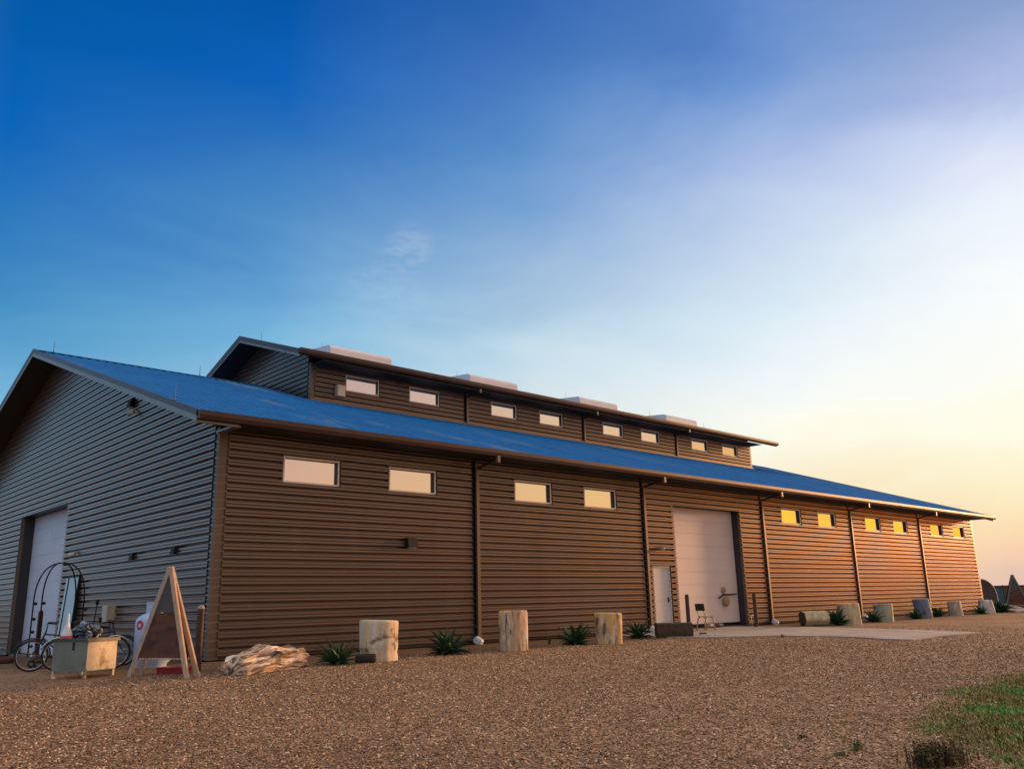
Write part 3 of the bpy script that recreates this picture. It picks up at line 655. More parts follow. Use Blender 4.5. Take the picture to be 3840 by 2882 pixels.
agave(P3(26.6,-2.7,-.02), .46, 6, 'agave between the cream stump and the mossy grey stump')
agave(P3(30.7,-2.7,-.02), .44, 7, 'agave tucked against the left side of the blue grey stump')
agave(P3(33.9,-2.35,-.02), .50, 8, 'wide agave right of the blue grey stump', 28)
agave(P3(38.6,-2.6,-.02), .46, 9, 'low agave in front of the whitish furrowed stump', 22)
agave(P3(41.6,-2.6,-.02), .66, 10, 'farthest and tallest agave, right of the whitish stump past the building corner', 36)

# weeds (small plants in the gravel)
def weed(loc, h, nst, seed, mt, label, cat='weed', group=None, spread=.12, leaf=.02, nm='weed'):
    rd = random.Random(seed); mb = MB()
    for i in range(nst):
        x, y = rd.gauss(0,spread), rd.gauss(0,spread*.6); hh = h*rd.uniform(.45,1.05); bx, by = rd.uniform(-.15,.15), rd.uniform(-.15,.15)
        pts = [(x+bx*hh*u, y+by*hh*u, hh*u) for u in (0,.35,.7,1)]; mb.tube(pts, [.004,.0035,.003,.0015], 4)
        for k in range(int(10+hh*90)):
            u = rd.uniform(.1,1); c = Vector((x+bx*hh*u, y+by*hh*u, hh*u)); a = rd.uniform(0,6.28); d = Vector((math.cos(a), math.sin(a), rd.uniform(.1,1.1))).normalized(); s_ = d.cross(Vector((0,0,1))).normalized()
            l = leaf*rd.uniform(.6,1.4)
            mb.add([c, c+d*l*.5+s_*l*.25, c+d*l, c+d*l*.5-s_*l*.25], [(0,1,2,3)])
    o = mb.build(nm, mt, None, loc=loc); return tag(o, label, cat, group)
mg = island_mat('weed_green', [(0,(.02,.06,.012)),(.5,(.05,.13,.02)),(1,(.12,.20,.03))], .6)
mr = island_mat('scrub_brown', [(0,(.03,.014,.008)),(.4,(.09,.04,.022)),(.7,(.07,.07,.015)),(1,(.12,.16,.02))], .7)
mo = island_mat('weed_olive', [(0,(.05,.06,.015)),(1,(.16,.14,.04))], .7)
weed(P3(-.42,-15.78,-.01), .19, 190, 1, mr, 'reddish brown twiggy scrub with green tips at the bottom edge of the yard', 'scrub', spread=.16, leaf=.026, nm='scrub')
gw = 'small green weeds sprouting in the gravel'
weed(P3(-.30,-14.98,-.01), .11, 14, 2, mg, 'upright small green weed left of the brown scrub', group=gw, spread=.04)
weed(P3(-.66,-15.02,-.01), .05, 16, 3, mg, 'low green weed, leftmost of the weeds near the scrub', group=gw, spread=.05)
weed(P3(-.05,-14.3,-.01), .04, 12, 4, mo, 'tiny olive weed alone in the gravel above the green weeds', group=gw, spread=.04)
weed(P3(1.75,-2.4,0), .16, 14, 5, mo, 'thin dry weed by the wall right behind the black block', group=gw, spread=.03)
weed(P3(4.95,-2.95,0), .14, 12, 6, mo, 'small dark weed at the right foot of the largest agave', group=gw, spread=.08)
weed(P3(8.4,-2.3,0), .22, 18, 7, mo, 'dry olive weed behind the spreading agave', group=gw, spread=.03)
weed(P3(15.0,-5.35,0), .10, 16, 8, mo, 'low weed in the gravel by the front edge of the concrete apron', group=gw, spread=.035)

# grass in the near right corner (stuff)
def grass():
    mb_v = []; mb_f = []; N = 0; rd = random.Random(5)
    A = 0
    while N < 75000 and A < 700000:
        A += 1
        x = rd.uniform(-.6, 9.5); y = rd.uniform(-18, -13.0)
        if (x-CAMP[0])*.66+(y-CAMP[1])*.71 < 4.5: continue
        w = grass_w(x, y); cl = noise.noise(Vector((x*1.3, y*1.3, 0)))*.5+.5; cl2 = noise.noise(Vector((x*5, y*5, 3)))*.5+.5
        if rd.random() > w*1.25*(cl*.5+cl2*.75)-.04*(1-w): continue
        h = .018+.055*rd.random()*w*(.4+cl2); a = rd.uniform(0,6.28); ln = rd.uniform(.4,1.5)*h; b_ = rd.uniform(.003,.0065)
        z = gz(x,y); dx, dy = math.cos(a), math.sin(a); k = len(mb_v)
        mb_v += [(x-dy*b_,y+dx*b_,z-.005),(x+dy*b_,y-dx*b_,z-.005),(x+dx*ln*.45-dy*b_*.8,y+dy*ln*.45+dx*b_*.8,z+h*.6),(x+dx*ln*.45+dy*b_*.8,y+dy*ln*.45-dx*b_*.8,z+h*.6),(x+dx*ln,y+dy*ln,z+h)]
        mb_f += [(k,k+1,k+3,k+2),(k+2,k+3,k+4)]; N += 1
    m = bpy.data.materials.new('grass_blades'); m.use_nodes = True; nt = m.node_tree; b_ = nt.nodes['Principled BSDF']; b_.inputs['Roughness'].default_value = .6
    g_ = nd(nt, 'ShaderNodeNewGeometry')
    r1_ = ramp(nt, [(0,(.012,.10,.005)),(.5,(.035,.22,.010)),(1,(.10,.34,.02))], g_.outputs['Random Per Island'])
    r2_ = ramp(nt, [(0,(.08,.075,.008)),(.5,(.16,.15,.015)),(1,(.26,.22,.05))], g_.outputs['Random Per Island'])
    nz = nd(nt, 'ShaderNodeTexNoise', Scale=1.3, Detail=5); L2 = nt.links; L2.new(g_.outputs['Position'], nz.inputs['Vector'])
    rp = ramp(nt, [(.38,(0,0,0)),(.55,(1,1,1))], nz.outputs[0])
    mx = nd(nt, 'ShaderNodeMix', data_type='RGBA'); L2.new(rp.outputs[0], mx.inputs[0]); L2.new(r1_.outputs[0], mx.inputs[6]); L2.new(r2_.outputs[0], mx.inputs[7]); L2.new(mx.outputs[2], b_.inputs['Base Color'])
    s = MB(); s.v = mb_v; s.f = mb_f; o = s.build('grass', m); tag(o, 'bright green and olive grass growing over the near right corner of the gravel', 'grass', kind='stuff')
grass()

# ------------------------------------------------------------------ white downspout shoes
def shoe(x, label):
    y = -.22; z = gz(x, y)
    mb = MB(); T = Matrix.Translation((x+.06, y, z+.10)) @ Euler((R(28),0,R(18))).to_matrix().to_4x4()
    vs = []; 
    P = [(-.085,-.07),(.085,-.07),(.085,.07),(-.085,.07)]
    mb.box((-.10,-.16,-.09),(.10,.10,.10),0,T); 
    o = mb.build('spout_shoe', M['white'])
    bm = bmesh.new(); bm.from_mesh(o.data); bmesh.ops.bevel(bm, geom=bm.edges[:], offset=.035, segments=3, affect='EDGES'); bm.to_mesh(o.data); bm.free(); smooth_by_angle(o, 40)
    tag(o, label, 'spout shoe', 'white plastic shoes under the downspouts')
shoe(7.6, 'white plastic shoe under the first downspout left of the tallest stump')
shoe(15.42, 'white plastic shoe under the second downspout behind the dark log')
shoe(23.2, 'white plastic shoe under the third downspout left of the lying stone log')
shoe(30.95, 'white plastic shoe under the fourth downspout left of the blue grey stump')

# ------------------------------------------------------------------ bollards
def bollard(x, y, h, label, cap=False):
    t = thing('bollard', P3(x,y), 0, label, 'bollard', 'rusty steel pipe bollards guarding the doors')
    mb = MB(); mb.lathe([(.068,-.1),(.068,h-.06),(.066,h-.05)], n=18); o = mb.build('pipe', M['rust'], t); smooth_by_angle(o)
    mb = MB(); mb.lathe([(.067,h-.05),(.062,h-.02),(.045,h+.008),(.02,h+.018)], n=18); o = mb.build('cap', M['concrete'] if cap else M['rust'], t); smooth_by_angle(o)
bollard(16.05,-1.3,1.22,'dark rusty bollard left of the chair in front of the front garage door')
bollard(20.2,-1.3,1.22,'dark rusty bollard right of the front garage door')
bollard(-1.21,-2.3,1.20,'rusty bollard with a pale domed cap beside the wooden sign near the corner', True)
bollard(-1.0,9.4,1.36,'dark bollard in front of the gable end garage door behind the bicycles')
# white pipe guard at the garage door jamb
t = MB(); t.tube([(21.25,-.45,-.12),(21.25,-.45,.27),(21.30,-.45,.31),(21.60,-.45,.31),(21.65,-.45,.27),(21.65,-.45,-.12)], .018, 8)
o = t.build('pipe_guard', M['white'], None, smooth=True); tag(o, 'low white bent pipe guard at the right jamb of the front garage door', 'pipe guard')
for i, (x, lb) in enumerate(((19.3,'grey broken block under the raised garage door edge'),(19.85,'pinkish broken block under the raised garage door, right of the grey one'))):
    rock('stone_block', .3, .16, .12, (x,.06,-.06), 0, [M['palestone'],M['found']][i], lb, 'stone', 11+i, 'broken blocks under the garage door')

# ------------------------------------------------------------------ chair
ch = thing('school_chair', P3(16.95,-1.35,.035), R(-8), 'dark backed chair with tan bent tube legs on the concrete apron by the garage door', 'chair')
def tubeobj(name, pts, r, m, p, n=8): 
    mb = MB(); mb.tube(pts, r, n); return mb.build(name, m, p, smooth=True)
for sy in (-.17, .17):
    # rear leg, then front leg (chair faces +x)
    tubeobj('leg', [(-.26,sy*1.1,0),(-.22,sy*1.05,.20),(-.17,sy,.38),(-.10,sy*.9,.43)], .021, M['chairwood'], ch)
    tubeobj('leg', [(.24,sy*1.1,0),(.21,sy*1.05,.30),(.17,sy,.41),(.06,sy*.9,.44)], .021, M['chairwood'], ch)
    tubeobj('back_post', [(-.08,sy*.9,.43),(-.16,sy*.9,.50),(-.215,sy*.88,.66),(-.24,sy*.86,.84)], .018, M['chairwood'], ch)
mb = MB(); mb.box((-.19,-.19,.44),(.21,.19,.458)); o = mb.build('seat', M['chairwood'], ch)
mb = MB(); Tb = Matrix.Translation((-.235,0,.76)) @ Matrix.Rotation(R(-8),4,'Y'); mb.box((-.012,-.20,-.12),(.012,.20,.12),0,Tb); mb.build('backrest', M['chairback'], ch)

# ------------------------------------------------------------------ A-frame signs
def a_frame(loc, rz, sc, label, group):
    """apex over the middle; panel 1 faces -y side, panel 2 the +y side; feet at +-w, +-s"""
    t = thing('frame_sign', loc, rz, label, 'wooden sign', group); H = 1.93*sc; w = .70*sc; s = .13*sc
    def leg(x, y, m, wid=.095, thk=.04):
        a = Vector((x,y,-.02)); b_ = Vector((x*.01, y*.05, H)); d = (b_-a).normalized()
        fn = Vector((0, H, -y*.95)) if y < 0 else Vector((0,-H,-(-y)*.95)); fn = Vector((0, -1 if y<0 else 1, s/H)).normalized()
        sd = d.cross(fn).normalized(); mb = MB()
        vs = [p+sd*wid*.5*i+fn*thk*.5*j for p in (a,b_) for i,j in ((-1,-1),(1,-1),(1,1),(-1,1))]
        mb.add(vs, [(0,3,2,1),(4,5,6,7),(0,1,5,4),(1,2,6,5),(2,3,7,6),(3,0,4,7)]); mb.build('leg', m, t)
    leg(-w,-s,M['wood_grey']); leg(w,-s,M['wood_lit']); leg(-w,s,M['wood_grey']); leg(w,s,M['wood_lit'])
    for sg in (-1,1):
        z0, z1, zm = .33*sc, 1.77*sc, 1.12*sc
        def pt(z, q, off): k = 1-z/H; return (q*(w*k-.02), sg*(s*k*.98)+off*sg, z)
        for a_, b_, nm2, m2 in ((z0, zm-.002, 'panel', 'board'), (zm+.002, z1, 'upper_panel', 'board_grey')):
            mb = MB(); vs = [pt(a_,-1,.0),pt(a_,1,.0),pt(b_,1,.0),pt(b_,-1,.0),pt(a_,-1,-.012),pt(a_,1,-.012),pt(b_,1,-.012),pt(b_,-1,-.012)]
            mb.add(vs, [(0,1,2,3),(7,6,5,4),(0,4,5,1),(1,5,6,2),(2,6,7,3),(3,7,4,0)]); q_ = mb.build(nm2, M[m2], t)
            if nm2 == 'panel': pn = q_
        mb = MB(); k = 1-z0/H
        for i in range(15):
            x = (-1+2*i/14)*(w*k-.05); c = (x, sg*(s*k+.02), z0-.02); mb.lathe([(.004,-.016),(.016,-.008),(.016,.008),(.004,.016)], c, 8)
        mb.build('bead_trim', M['bulbs'], pn)
    return t
# feet: left (-2.48,-2.28), front right (-1.96,-3.61), rear right (-1.61,-3.13)
def frame_at(fl, fr, bk, label, group, sc=1.):
    fl, fr, bk = Vector(fl), Vector(fr), Vector(bk); x = (fr-fl).normalized(); y = Vector((-x.y, x.x))
    c = (fl+fr)/2 + y*.13*sc; return a_frame((c.x, c.y, gz(c.x,c.y)), math.atan2(x.y, x.x), sc, label, group)
frame_at((-2.48,-2.33),(-1.96,-3.58),(0,0),'tall pale wooden A frame sign with dark panels beside the near corner of the warehouse','wooden A frame signs')
fr2 = frame_at((43.95,-2.0),(44.9,-3.05),(0,0),'dark A frame sign at the right edge of the view beyond the whitish stump','wooden A frame signs')
for o in fr2.children:
    if o.name.startswith('leg'): o.data.materials[0] = M['rod']
rt_ = MB(); rt_.box((-.26,-.16,0),(.26,.16,.11)); rt_.box((-.28,-.18,.09),(.28,.18,.12)); o = rt_.build('red_tray', M['redplastic'], None, loc=P3(-1.72,-2.45), rot=(0,0,R(-55)))
tag(o, 'flat red plastic box on the ground under the wooden sign', 'box')

# ------------------------------------------------------------------ propane tank
tk = thing('propane_tank', P3(-1.42,-.5), 0, 'white upright propane tank with a red ring mark behind the wooden sign', 'gas tank')
mb = MB(); r_ = .36; prof_ = [(.30,0),(.30,.06),(r_,.12),(r_,.90)]+[(r_*math.cos(R(a)), .90+.20*math.sin(R(a))) for a in (15,30,45,60,75)]+[(.03,1.10)]
mb.lathe(prof_, n=40); o = mb.build('tank_body', M['tank'], tk); smooth_by_angle(o, 45)
mb = MB(); mb.lathe([(.17,1.06),(.175,1.30),(.165,1.30),(.16,1.08)], n=28); o = mb.build('collar', M['tank'], tk); smooth_by_angle(o, 45)
def decal(r0, r1, m, nm, off):
    mb = MB(); ang0 = R(200); zc_ = .84; nn = 24; vs = []
    for k in range(nn):
        for rr2 in (r0, r1):
            u = rr2*math.cos(2*math.pi*k/nn); v = rr2*math.sin(2*math.pi*k/nn); a = ang0+u/r_
            vs.append(((r_+off)*math.cos(a), (r_+off)*math.sin(a), zc_+v))
    mb.add(vs, [(2*k,2*k+1,2*((k+1)%nn)+1,2*((k+1)%nn)) for k in range(nn)]); mb.build(nm, m, tk)
decal(.045,.095,M['redring'],'red_mark',.004)

# ------------------------------------------------------------------ metal box on legs
bx = thing('metal_box', (-3.16,-2.0,gz(-3.16,-2.)), R(27), 'metal box on short legs, grey for shade with one rusted side coloured sunlit, left of the wooden sign', 'metal box')
mb = MB(); mb.box((0,.0,.13),(.71,.80,.66)); mb.build('box_body', M['box_shaded'], bx)
mb = MB(); mb.box((.008,-.012,.14),(.702,-.001,.652)); mb.build('lit_side', M['box_lit'], bx)  # sun-facing side, coloured as lit
mb = MB(); mb.box((-.03,-.03,.661),(.74,.83,.70)); mb.box((-.035,-.036,.64),(.745,-.014,.68)); mb.build('lid', M['lid'], bx)
mb = MB(); mb.box((-.016,.30,.50),(-.001,.33,.64)); mb.build('latch', M['black'], bx)
for (x,y) in ((.03,.03),(.68,.03),(.03,.77),(.68,.77)):
    mb = MB(); mb.box((x-.022,y-.022,-.03),(x+.022,y+.022,.129)); mb.build('leg', M['box_lit'], bx)
bz = gz(-3.16,-2.)+.70
cb, sb = math.cos(R(27)), math.sin(R(27))
def onbox(u, v, dz=0): return (-3.16+u*cb-v*sb, -2.0+u*sb+v*cb, bz+dz)
# white flared vessel with an orange foot
vs_ = thing('flared_vessel', onbox(.1,.62,.001), 0, 'white flared vessel with an orange foot on the metal box lid', 'vessel')
mb = MB(); mb.lathe([(.10,.03),(.095,.09),(.05,.19),(.022,.30),(.018,.44),(.012,.45)], n=24); o = mb.build('body', M['white'], vs_); smooth_by_angle(o)
mb = MB(); mb.lathe([(.115,0),(.118,.02),(.105,.05),(.10,.052)], n=24); o = mb.build('foot', M['orange'], vs_); smooth_by_angle(o)
# crumpled tarp
def tarpfn(u, a):
    q = math.sin(math.pi*u)**.6; c, s = math.cos(a), math.sin(a); n_ = noise.noise(Vector((u*5, c*2.5, s*2.5)))*.5+noise.noise(Vector((u*12, c*6, s*6)))*.3
    return ((u-.5)*.62, c*.20*q*(1+n_), max(0.0, .11+s*.14*q*(1+n_*1.2)))
o = blob(36, 40, tarpfn).build('tarp_bundle', M['tarp'], None, loc=onbox(.46,.52,-.008), rot=(0,0,R(10))); tag(o, 'crumpled pale blue and black bundle lying on the metal box lid', 'tarp')

# ------------------------------------------------------------------ bicycles
def bicycle(loc, rz, mt, label, lean=0.06, basket=False):
    t = thing('bicycle', loc, rz, label, 'bicycle', 'old bicycles parked by the gable wall'); t.rotation_euler = (lean, 0, rz); Rw = .31; wb = 1.02
    for x in (0, wb):
        w = MB(); w.torus((x,0,Rw), (0,1,0), Rw-.02, .02, 36, 8); wo = w.build('wheel', M['tyre'], t, smooth=True)
        w = MB(); w.torus((x,0,Rw), (0,1,0), Rw-.045, .009, 36, 6)
        w.build('rim', M['chrome'], wo, smooth=True)
        w = MB()
        for k in range(18):
            a = 2*math.pi*k/18; w.tube([(x,(-1)**k*.03,Rw),(x+(Rw-.05)*math.cos(a),0,Rw+(Rw-.05)*math.sin(a))], .0018, 3)
        w.tube([(x,-.05,Rw),(x,.05,Rw)], .02, 8); w.build('spokes', M['chrome'], wo)
        f_ = MB(); pts = [(x+(Rw+.025)*math.cos(a), 0, Rw+(Rw+.025)*math.sin(a)) for a in [R(v) for v in range(20,190,15)]]; f_.tube(pts, .016, 6); f_.build('mudguard', M['chrome'] if basket else mt, t, smooth=True)
    f_ = MB()   # rear wheel at x=0, front at x=wb
    for a, b_, r in (((0,0,Rw),(.43,0,.28),.011),((.43,0,.28),(.30,0,.74),.015),((.0,0,Rw),(.32,0,.66),.009),((.43,0,.28),(.84,0,.64),.017),((.32,0,.66),(.82,0,.72),.015),((.80,0,.78),(.86,0,.60),.018),((.86,0,.60),(wb,0,Rw),.013)):
        f_.tube([a, b_], r, 8)
    f_.build('frame', mt, t, smooth=True)
    s = MB(); s.tube([(.27,0,.74),(.27,0,.82)], .012, 8); s.add([(.14,-.085,.83),(.14,.085,.83),(.30,.05,.85),(.42,.015,.84),(.42,-.015,.84),(.30,-.05,.85),(.14,-.08,.80),(.14,.08,.80),(.42,0,.81)], [(0,5,2,1),(5,4,3,2),(0,1,7,6),(1,2,3,8,7),(0,6,8,4,5),(3,4,8)]); s.build('saddle', M['black'], t)
    h = MB(); h.tube([(.80,0,.78),(.78,0,.90)], .012, 8); h.tube([(.62,-.28,.93),(.76,-.22,.94),(.80,0,.92),(.76,.22,.94),(.62,.28,.93)], .012, 8); h.build('handlebar', M['black'], t, smooth=True)
    c = MB(); c.lathe([(.002,-.004),(.085,-.004),(.085,.004),(.002,.004)], (0,0,0), 20); c.build('chainring', M['chrome'], t, loc=(.43,-.05,.28), rot=(R(90),0,0))
    return t
bicycle(P3(-2.39,.42), R(164), M['bikeblack'], 'black bicycle left of the metal box, its dark front wheel in full view')
bicycle(P3(-2.02,-.05), R(164), M['bikeblue'], 'blue bicycle with bright mudguards behind the metal box', -.06, True)
bicycle(P3(-2.45,1.3), R(-28), M['bikeblack'], 'dark bicycle whose wheel shows right of the metal box')

# ------------------------------------------------------------------ luggage cart
lc = thing('luggage_cart', P3(-2.60,2.0), R(2), 'black birdcage luggage cart with arched tubes between the bicycles and the gable wall', 'cart')
Wc, Dc, Hc = .43, .28, 2.22
mb = MB(); mb.box((-Wc,-Dc,.20),(Wc,Dc,.25)); mb.build('deck', M['rust'], lc)
for sx in (-1,1):
    for sy in (-1,1):
        pts = [(sx*Wc,sy*Dc,.24),(sx*Wc,sy*Dc,1.45)]+[(sx*Wc*math.cos(R(a))**.8, sy*Dc*math.cos(R(a))**.8, 1.45+(Hc-1.45)*math.sin(R(a))) for a in (12,25,38,50,62,74,84,89)]
        o = tubeobj('post', pts, .016, M['black'], lc)
        if (sx,sy) in ((-1,1),(1,-1),(-1,-1)):
            for z in ((.45,.75,1.02,1.35) if (sx,sy)==(-1,1) else (1.35,) if sx<0 else (.9,1.2)):
                k = MB(); k.lathe([(.01,-.035),(.036,-.018),(.036,.018),(.01,.035)], (sx*Wc+.045*1,sy*Dc,z), 10); k.build('knob', M['black'], lc, smooth=True)
        w_ = MB(); w_.torus((sx*.36,sy*.22,.085),(0,1,0),.06,.025,16,8); w_.build('castor', M['tyre'], lc, smooth=True)
# glass panel, coloured with reflected sky, leaning on the gable wall
T_ = Matrix.Translation((-.30,9.1,gz(-.3,10))) @ Matrix.Rotation(R(4),4,'Y')
mb = MB(); mb.box((0,0,0),(.035,.92,2.36),0,T_); mb.box((0,1.0,0),(.035,1.22,2.36),0,T_); pp = mb.build('tall_panel', M['sky_glass'])
mb = MB(); mb.box((-.012,.92,0),(.045,1.0,2.38),0,T_); mb.box((-.012,-.05,0),(.045,0,2.38),0,T_); mb.box((-.012,0,2.36),(.045,1.22,2.40),0,T_); mb.build('panel_frame', M['black'], pp)
tag(pp, 'tall glass panel coloured with reflected pale blue sky, leaning on the wall beside the gable end garage door', 'glass panel')
# slender garden tools leaning near the cart
for i, (x,y,dx,h,m_,lb) in enumerate(((-1.75,2.4,.22,1.35,'black','dark metal stand with a knobbly head leaning right of the luggage cart'),(-1.65,2.2,.05,.95,'redplastic','red handled tool standing right of the luggage cart'))):
    t = thing('standing_tool', P3(x,y), 0, lb, 'tool', 'tools standing by the luggage cart'); z = 0
    tubeobj('shaft', [(-dx,0,0),(dx*.2,0,h*.6),(dx*.4,0,h)], .014, M[m_], t)
    k = MB(); k.lathe([(.01,-.06),(.05,-.03),(.03,0),(.05,.04),(.01,.07)], (dx*.4,0,h), 10); k.build('head', M['black'], t, smooth=True)

# left edge: yellow drum, dark red bundle
dr = thing('yellow_drum', P3(-.9,16.95), 0, 'yellow drum cut by the left edge of the view by the gable wall', 'drum')
mb = MB(); mb.lathe([(.25,0),(.27,.02),(.27,.3),(.28,.31),(.27,.32),(.27,.6),(.28,.61),(.27,.62),(.27,.9),(.25,.92)], n=28); o = mb.build('drum_body', M['yellow'], dr); smooth_by_angle(o)
mb = MB(); mb.lathe([(.24,.921),(.24,.94),(.02,.942)], n=28); mb.build('drum_lid', M['black'], dr)
rock('red_sack', .7, .35, .16, P3(-2.45,7.3,0), R(-20), M['sackred'], 'dark red sack lying on the ground at the left edge before the foundation', 'sack', 21)

# ------------------------------------------------------------------ far right: rounded slab, pale stones, panel fence
mb = MB(); P = [(-.85,0),(.85,0),(.83,.75)]+[(.83*math.cos(R(a)), .75+1.0*math.sin(R(a))) for a in range(10,180,10)]+[(-.83,.75)]
m = len(P); mb.add([(x,y,z) for y in (-.09,.09) for x,z in P], [tuple(range(m)), tuple(range(m,2*m))[::-1]]+[(i,i+m,(i+1)%m+m,(i+1)%m) for i in range(m)])
sl = mb.build('rounded_slab', M['slabstone'], None, loc=P3(47.75,.35), rot=(0,0,R(-40)))
mb = MB(); pts = [(x*1.0, -.02, z) for x,z in P[1:]]; mb.tube(pts[:14], .06, 6); mb.build('pale_rim', M['palestone'], sl)
tag(sl, 'dark upright slab with a rounded pale rimmed top behind the far corner of the warehouse', 'stone slab')
gps = 'pale stone lengths heaped by the far A frame sign'
for i, (x,y,l,rz,ry,dz,lb) in enumerate(((42.9,-2.5,1.5,-50,14,.22,'uppermost pale stone length, slanting down left of the far A frame sign'),(42.5,-2.8,1.3,-44,3,.02,'middle pale stone length lying under the slanting one'),(42.7,-3.5,1.7,-30,-2,.0,'lowest pale stone length, nearest in the heap by the far sign'))):
    o = rock('pale_stone', l, .22, .16, P3(x,y,dz), R(rz), M['palestone'], lb, 'stone', 31+i, gps); o.rotation_euler = (0,R(ry),R(rz))
FB = Vector((75.48,8.2)); fd = Vector((.72,-.69)).normalized()
fcols = [('fence_teal',(.03,.12,.16)),('fence_rust',(.20,.075,.035)),('fence_olive',(.09,.085,.04)),('fence_blue',(.03,.09,.2)),('fence_brown',(.16,.07,.05))]
fm = [mat(n_, c, tuple(v*.7 for v in c), rough=.6, scale=1.5, stretch=(1,1,.3), extra=[((.12,.06,.03), 2.5, .58, .7, (1,1,.5))]) for n_, c in fcols]
fz = -.78; fn_ = thing('panel_fence', (FB.x, FB.y, fz), math.atan2(fd.y, fd.x), 'low far fence of teal and rust coloured corrugated sheets at the right horizon', 'fence')
for i in range(-3, 9):
    mb = MB(); w = 2.5; x0 = i*w+.02; nn = 24
    xs = [x0+(w-.04)*k/nn for k in range(nn+1)]; m = len(xs)
    mb.add([(x, .03*(k%2), z) for z in (0,2.16) for k,x in enumerate(xs)], [(k,k+1,m+k+1,m+k) for k in range(m-1)])
    mb.build('panel', fm[[2,3,0,1,4][(i+3)%5] if i not in (-1,0) else (fm and (0 if i==-1 else 1))], fn_)
    p = MB(); p.box((x0-.05,-.04,0),(x0+.01,.07,2.24)); p.build('post', M['rust'], fn_)
rl = MB(); rl.box((-7.5,-.05,2.13),(22.5,.06,2.2)); rl.build('rail', M['rust'], fn_)

# ------------------------------------------------------------------ sky, sun, camera
SUN_AZ, SUN_EL = -8., 8.
wld = bpy.data.worlds.new('World'); scene.world = wld; wld.use_nodes = True; nt = wld.node_tree; nt.nodes.clear(); LK = nt.links
tc = nd(nt, 'ShaderNodeTexCoord'); nm_ = nd(nt, 'ShaderNodeVectorMath', operation='NORMALIZE'); LK.new(tc.outputs['Generated'], nm_.inputs[0])
sx = nd(nt, 'ShaderNodeSeparateXYZ'); LK.new(nm_.outputs[0], sx.inputs[0])
def mth(op, a, b=None, c=None):
    n_ = nd(nt, 'ShaderNodeMath', operation=op)
    for i, v in enumerate((a, b, c)):
        if v is None: continue
        if isinstance(v, (int, float)): n_.inputs[i].default_value = v
        else: LK.new(v, n_.inputs[i])
    return n_.outputs[0]
el = mth('MULTIPLY', mth('ARCSINE', sx.outputs[2]), 180/math.pi)
az = mth('MULTIPLY', mth('ARCTAN2', sx.outputs[1], sx.outputs[0]), 180/math.pi)
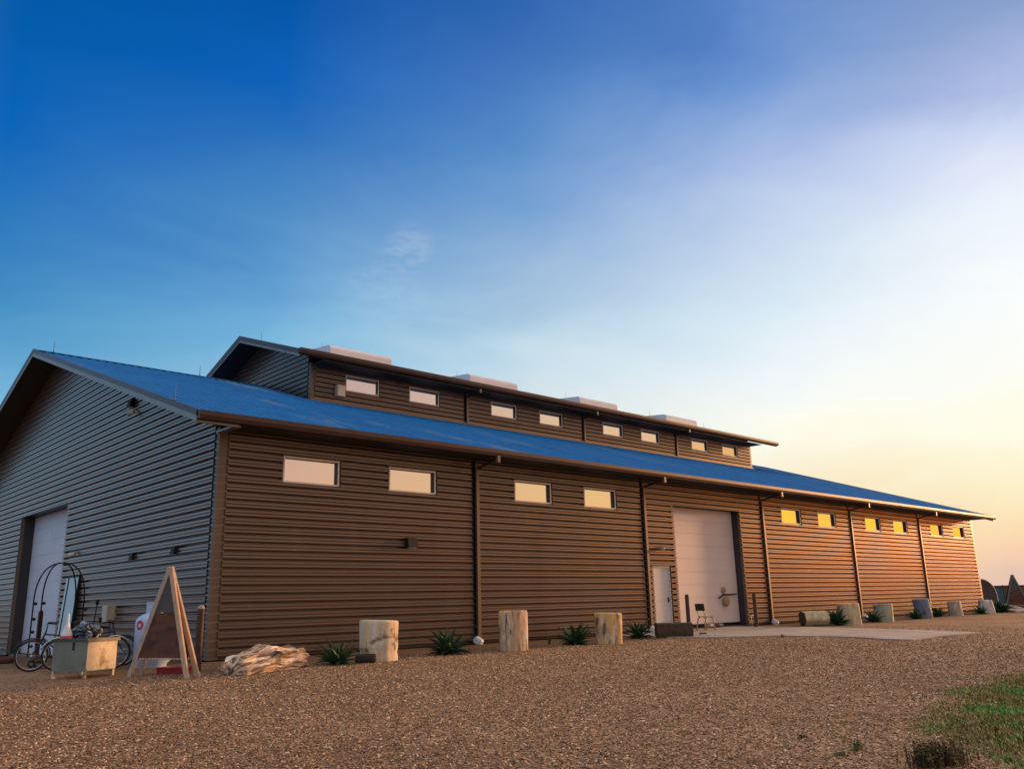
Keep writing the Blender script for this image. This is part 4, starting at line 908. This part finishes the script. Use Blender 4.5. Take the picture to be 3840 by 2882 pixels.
# soft wisps of high cloud
mp = nd(nt, 'ShaderNodeMapping'); mp.inputs['Rotation'].default_value = (0, R(-24), R(47)); mp.inputs['Scale'].default_value = (1.1, 2.2, 4.2); LK.new(nm_.outputs[0], mp.inputs[0])
wn = nd(nt, 'ShaderNodeTexNoise', Scale=1.7, Detail=7, Roughness=.55, Distortion=.6); LK.new(mp.outputs[0], wn.inputs['Vector'])
wob = mth('MULTIPLY', mth('SUBTRACT', wn.outputs[0], .5), 9.)
el2 = mth('SUBTRACT', el, wob)
pos = mth('DIVIDE', mth('MAXIMUM', el2, 0.), 90.)
Z = (1.25,1.02,.86,1)  # unseen overhead sky, brightened to light the ground and walls
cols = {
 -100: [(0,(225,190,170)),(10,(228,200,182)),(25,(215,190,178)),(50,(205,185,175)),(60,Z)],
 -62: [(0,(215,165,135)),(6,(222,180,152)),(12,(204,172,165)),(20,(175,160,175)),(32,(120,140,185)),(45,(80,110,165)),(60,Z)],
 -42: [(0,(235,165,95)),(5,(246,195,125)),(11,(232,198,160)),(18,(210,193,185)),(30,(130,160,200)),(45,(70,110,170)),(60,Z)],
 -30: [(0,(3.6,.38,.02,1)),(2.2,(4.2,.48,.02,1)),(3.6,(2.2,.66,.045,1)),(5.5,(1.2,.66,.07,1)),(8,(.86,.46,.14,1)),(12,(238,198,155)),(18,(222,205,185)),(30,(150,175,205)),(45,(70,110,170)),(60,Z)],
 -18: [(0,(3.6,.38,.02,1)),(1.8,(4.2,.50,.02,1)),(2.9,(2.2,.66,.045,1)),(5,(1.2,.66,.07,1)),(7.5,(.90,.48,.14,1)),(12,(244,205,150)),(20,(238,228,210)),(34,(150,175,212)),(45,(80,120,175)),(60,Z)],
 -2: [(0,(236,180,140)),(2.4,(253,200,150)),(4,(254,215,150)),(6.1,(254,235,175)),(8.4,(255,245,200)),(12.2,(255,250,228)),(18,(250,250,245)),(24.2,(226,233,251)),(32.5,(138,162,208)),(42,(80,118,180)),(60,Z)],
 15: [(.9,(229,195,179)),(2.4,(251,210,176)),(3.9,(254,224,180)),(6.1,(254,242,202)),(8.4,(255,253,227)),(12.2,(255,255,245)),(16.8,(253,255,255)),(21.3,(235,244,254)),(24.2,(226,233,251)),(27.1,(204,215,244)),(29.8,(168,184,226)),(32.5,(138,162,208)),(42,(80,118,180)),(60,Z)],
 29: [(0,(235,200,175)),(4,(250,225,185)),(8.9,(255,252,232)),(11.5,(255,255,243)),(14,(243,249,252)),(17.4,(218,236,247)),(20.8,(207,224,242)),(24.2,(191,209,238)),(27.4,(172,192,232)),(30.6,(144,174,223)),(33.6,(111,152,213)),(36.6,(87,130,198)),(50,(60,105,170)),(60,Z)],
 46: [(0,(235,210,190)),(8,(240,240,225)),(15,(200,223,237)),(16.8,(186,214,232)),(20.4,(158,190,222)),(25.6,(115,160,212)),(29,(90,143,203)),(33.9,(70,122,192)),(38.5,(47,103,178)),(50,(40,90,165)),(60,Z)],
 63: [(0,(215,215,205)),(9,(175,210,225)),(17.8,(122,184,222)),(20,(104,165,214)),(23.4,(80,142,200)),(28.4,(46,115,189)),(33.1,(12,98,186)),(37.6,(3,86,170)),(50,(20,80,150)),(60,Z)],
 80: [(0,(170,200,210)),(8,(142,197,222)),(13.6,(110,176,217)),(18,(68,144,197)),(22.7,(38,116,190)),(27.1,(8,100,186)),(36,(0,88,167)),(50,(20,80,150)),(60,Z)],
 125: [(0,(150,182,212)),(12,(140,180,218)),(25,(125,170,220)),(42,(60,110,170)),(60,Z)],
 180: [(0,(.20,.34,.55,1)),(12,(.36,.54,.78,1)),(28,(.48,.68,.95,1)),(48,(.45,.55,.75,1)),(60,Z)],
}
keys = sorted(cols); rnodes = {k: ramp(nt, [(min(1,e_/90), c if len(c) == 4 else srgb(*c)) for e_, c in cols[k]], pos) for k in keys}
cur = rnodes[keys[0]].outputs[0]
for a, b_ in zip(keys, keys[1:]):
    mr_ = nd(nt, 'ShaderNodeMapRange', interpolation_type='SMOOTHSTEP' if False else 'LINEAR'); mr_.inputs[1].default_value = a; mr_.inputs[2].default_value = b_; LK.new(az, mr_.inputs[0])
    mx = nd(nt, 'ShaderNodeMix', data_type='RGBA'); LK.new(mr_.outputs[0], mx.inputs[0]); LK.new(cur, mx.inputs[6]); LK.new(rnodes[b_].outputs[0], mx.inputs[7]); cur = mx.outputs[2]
# wrap: behind the viewer between 180/-180 and -100
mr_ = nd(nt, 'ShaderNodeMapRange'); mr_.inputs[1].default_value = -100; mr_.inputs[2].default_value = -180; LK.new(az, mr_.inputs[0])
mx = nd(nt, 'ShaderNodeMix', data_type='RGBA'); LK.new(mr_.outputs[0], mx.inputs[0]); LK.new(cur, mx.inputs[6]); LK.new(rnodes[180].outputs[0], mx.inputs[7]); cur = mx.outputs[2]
sky = nd(nt, 'ShaderNodeTexSky', sky_type='NISHITA'); sky.sun_disc = False; sky.sun_elevation = R(SUN_EL); sky.sun_rotation = R(90-SUN_AZ)
skm = nd(nt, 'ShaderNodeVectorMath', operation='SCALE'); skm.inputs['Scale'].default_value = .05; LK.new(sky.outputs[0], skm.inputs[0])
mx = nd(nt, 'ShaderNodeMix', data_type='RGBA'); mx.inputs[0].default_value = .02; LK.new(cur, mx.inputs[6]); LK.new(skm.outputs[0], mx.inputs[7])
prev = mx.outputs[2]
for (pa, pe, wid, amt) in ((54.0, 23.4, 1.5, .085), (55.6, 20.6, 2.6, .055)):
    dv = (math.cos(R(pa))*math.cos(R(pe)), math.sin(R(pa))*math.cos(R(pe)), math.sin(R(pe)))
    dt = nd(nt, 'ShaderNodeVectorMath', operation='DOT_PRODUCT'); LK.new(nm_.outputs[0], dt.inputs[0]); dt.inputs[1].default_value = dv
    f_ = nd(nt, 'ShaderNodeMapRange', interpolation_type='SMOOTHSTEP'); f_.inputs[1].default_value = math.cos(R(wid*1.3)); f_.inputs[2].default_value = math.cos(R(wid*.1)); LK.new(dt.outputs['Value'], f_.inputs[0])
    n2_ = nd(nt, 'ShaderNodeTexNoise', Scale=26. if wid < 5 else 9., Detail=6, Roughness=.6); LK.new(mp.outputs[0], n2_.inputs['Vector'])
    g_ = nd(nt, 'ShaderNodeMapRange'); g_.inputs[1].default_value = .38; g_.inputs[2].default_value = .66; LK.new(n2_.outputs[0], g_.inputs[0])
    am = mth('MULTIPLY', mth('MULTIPLY', f_.outputs[0], g_.outputs[0]), amt*2)
    mq = nd(nt, 'ShaderNodeMix', data_type='RGBA'); LK.new(am, mq.inputs[0]); LK.new(prev, mq.inputs[6]); mq.inputs[7].default_value = srgb(225,232,240); prev = mq.outputs[2]
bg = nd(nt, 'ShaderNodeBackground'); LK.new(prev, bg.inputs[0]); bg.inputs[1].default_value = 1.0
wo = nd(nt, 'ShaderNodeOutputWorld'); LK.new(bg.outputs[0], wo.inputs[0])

sd = bpy.data.lights.new('sun', 'SUN'); sd.energy = 4.6; sd.angle = R(8); sd.color = (1, .51, .24)
so = bpy.data.objects.new('sun', sd); col.objects.link(so)
dsun = Vector((math.cos(R(SUN_AZ))*math.cos(R(SUN_EL)), math.sin(R(SUN_AZ))*math.cos(R(SUN_EL)), math.sin(R(SUN_EL))))
so.rotation_euler = dsun.to_track_quat('Z', 'Y').to_euler()

cd = bpy.data.cameras.new('camera'); cam = bpy.data.objects.new('camera', cd); col.objects.link(cam); scene.camera = cam
cd.sensor_width = 36; cd.lens = 30.02; cd.clip_end = 6000; cd.clip_start = .1
yaw, pit, rol = R(46.91), R(14.311), R(-1.432)
fw = Vector((math.cos(pit)*math.cos(yaw), math.cos(pit)*math.sin(yaw), math.sin(pit))); rt = Vector((math.sin(yaw), -math.cos(yaw), 0)); up = rt.cross(fw)
r2_ = rt*math.cos(rol)+up*math.sin(rol); u2_ = up*math.cos(rol)-rt*math.sin(rol)
cam.matrix_world = Matrix(((r2_.x,u2_.x,-fw.x,-8.47),(r2_.y,u2_.y,-fw.y,-19.128),(r2_.z,u2_.z,-fw.z,1.004),(0,0,0,1)))
vs = scene.view_settings; scene.display_settings.display_device = 'sRGB'; vs.view_transform = 'Standard'; vs.look = 'None'; vs.exposure = 0; vs.gamma = 1; vs.use_curve_mapping = False
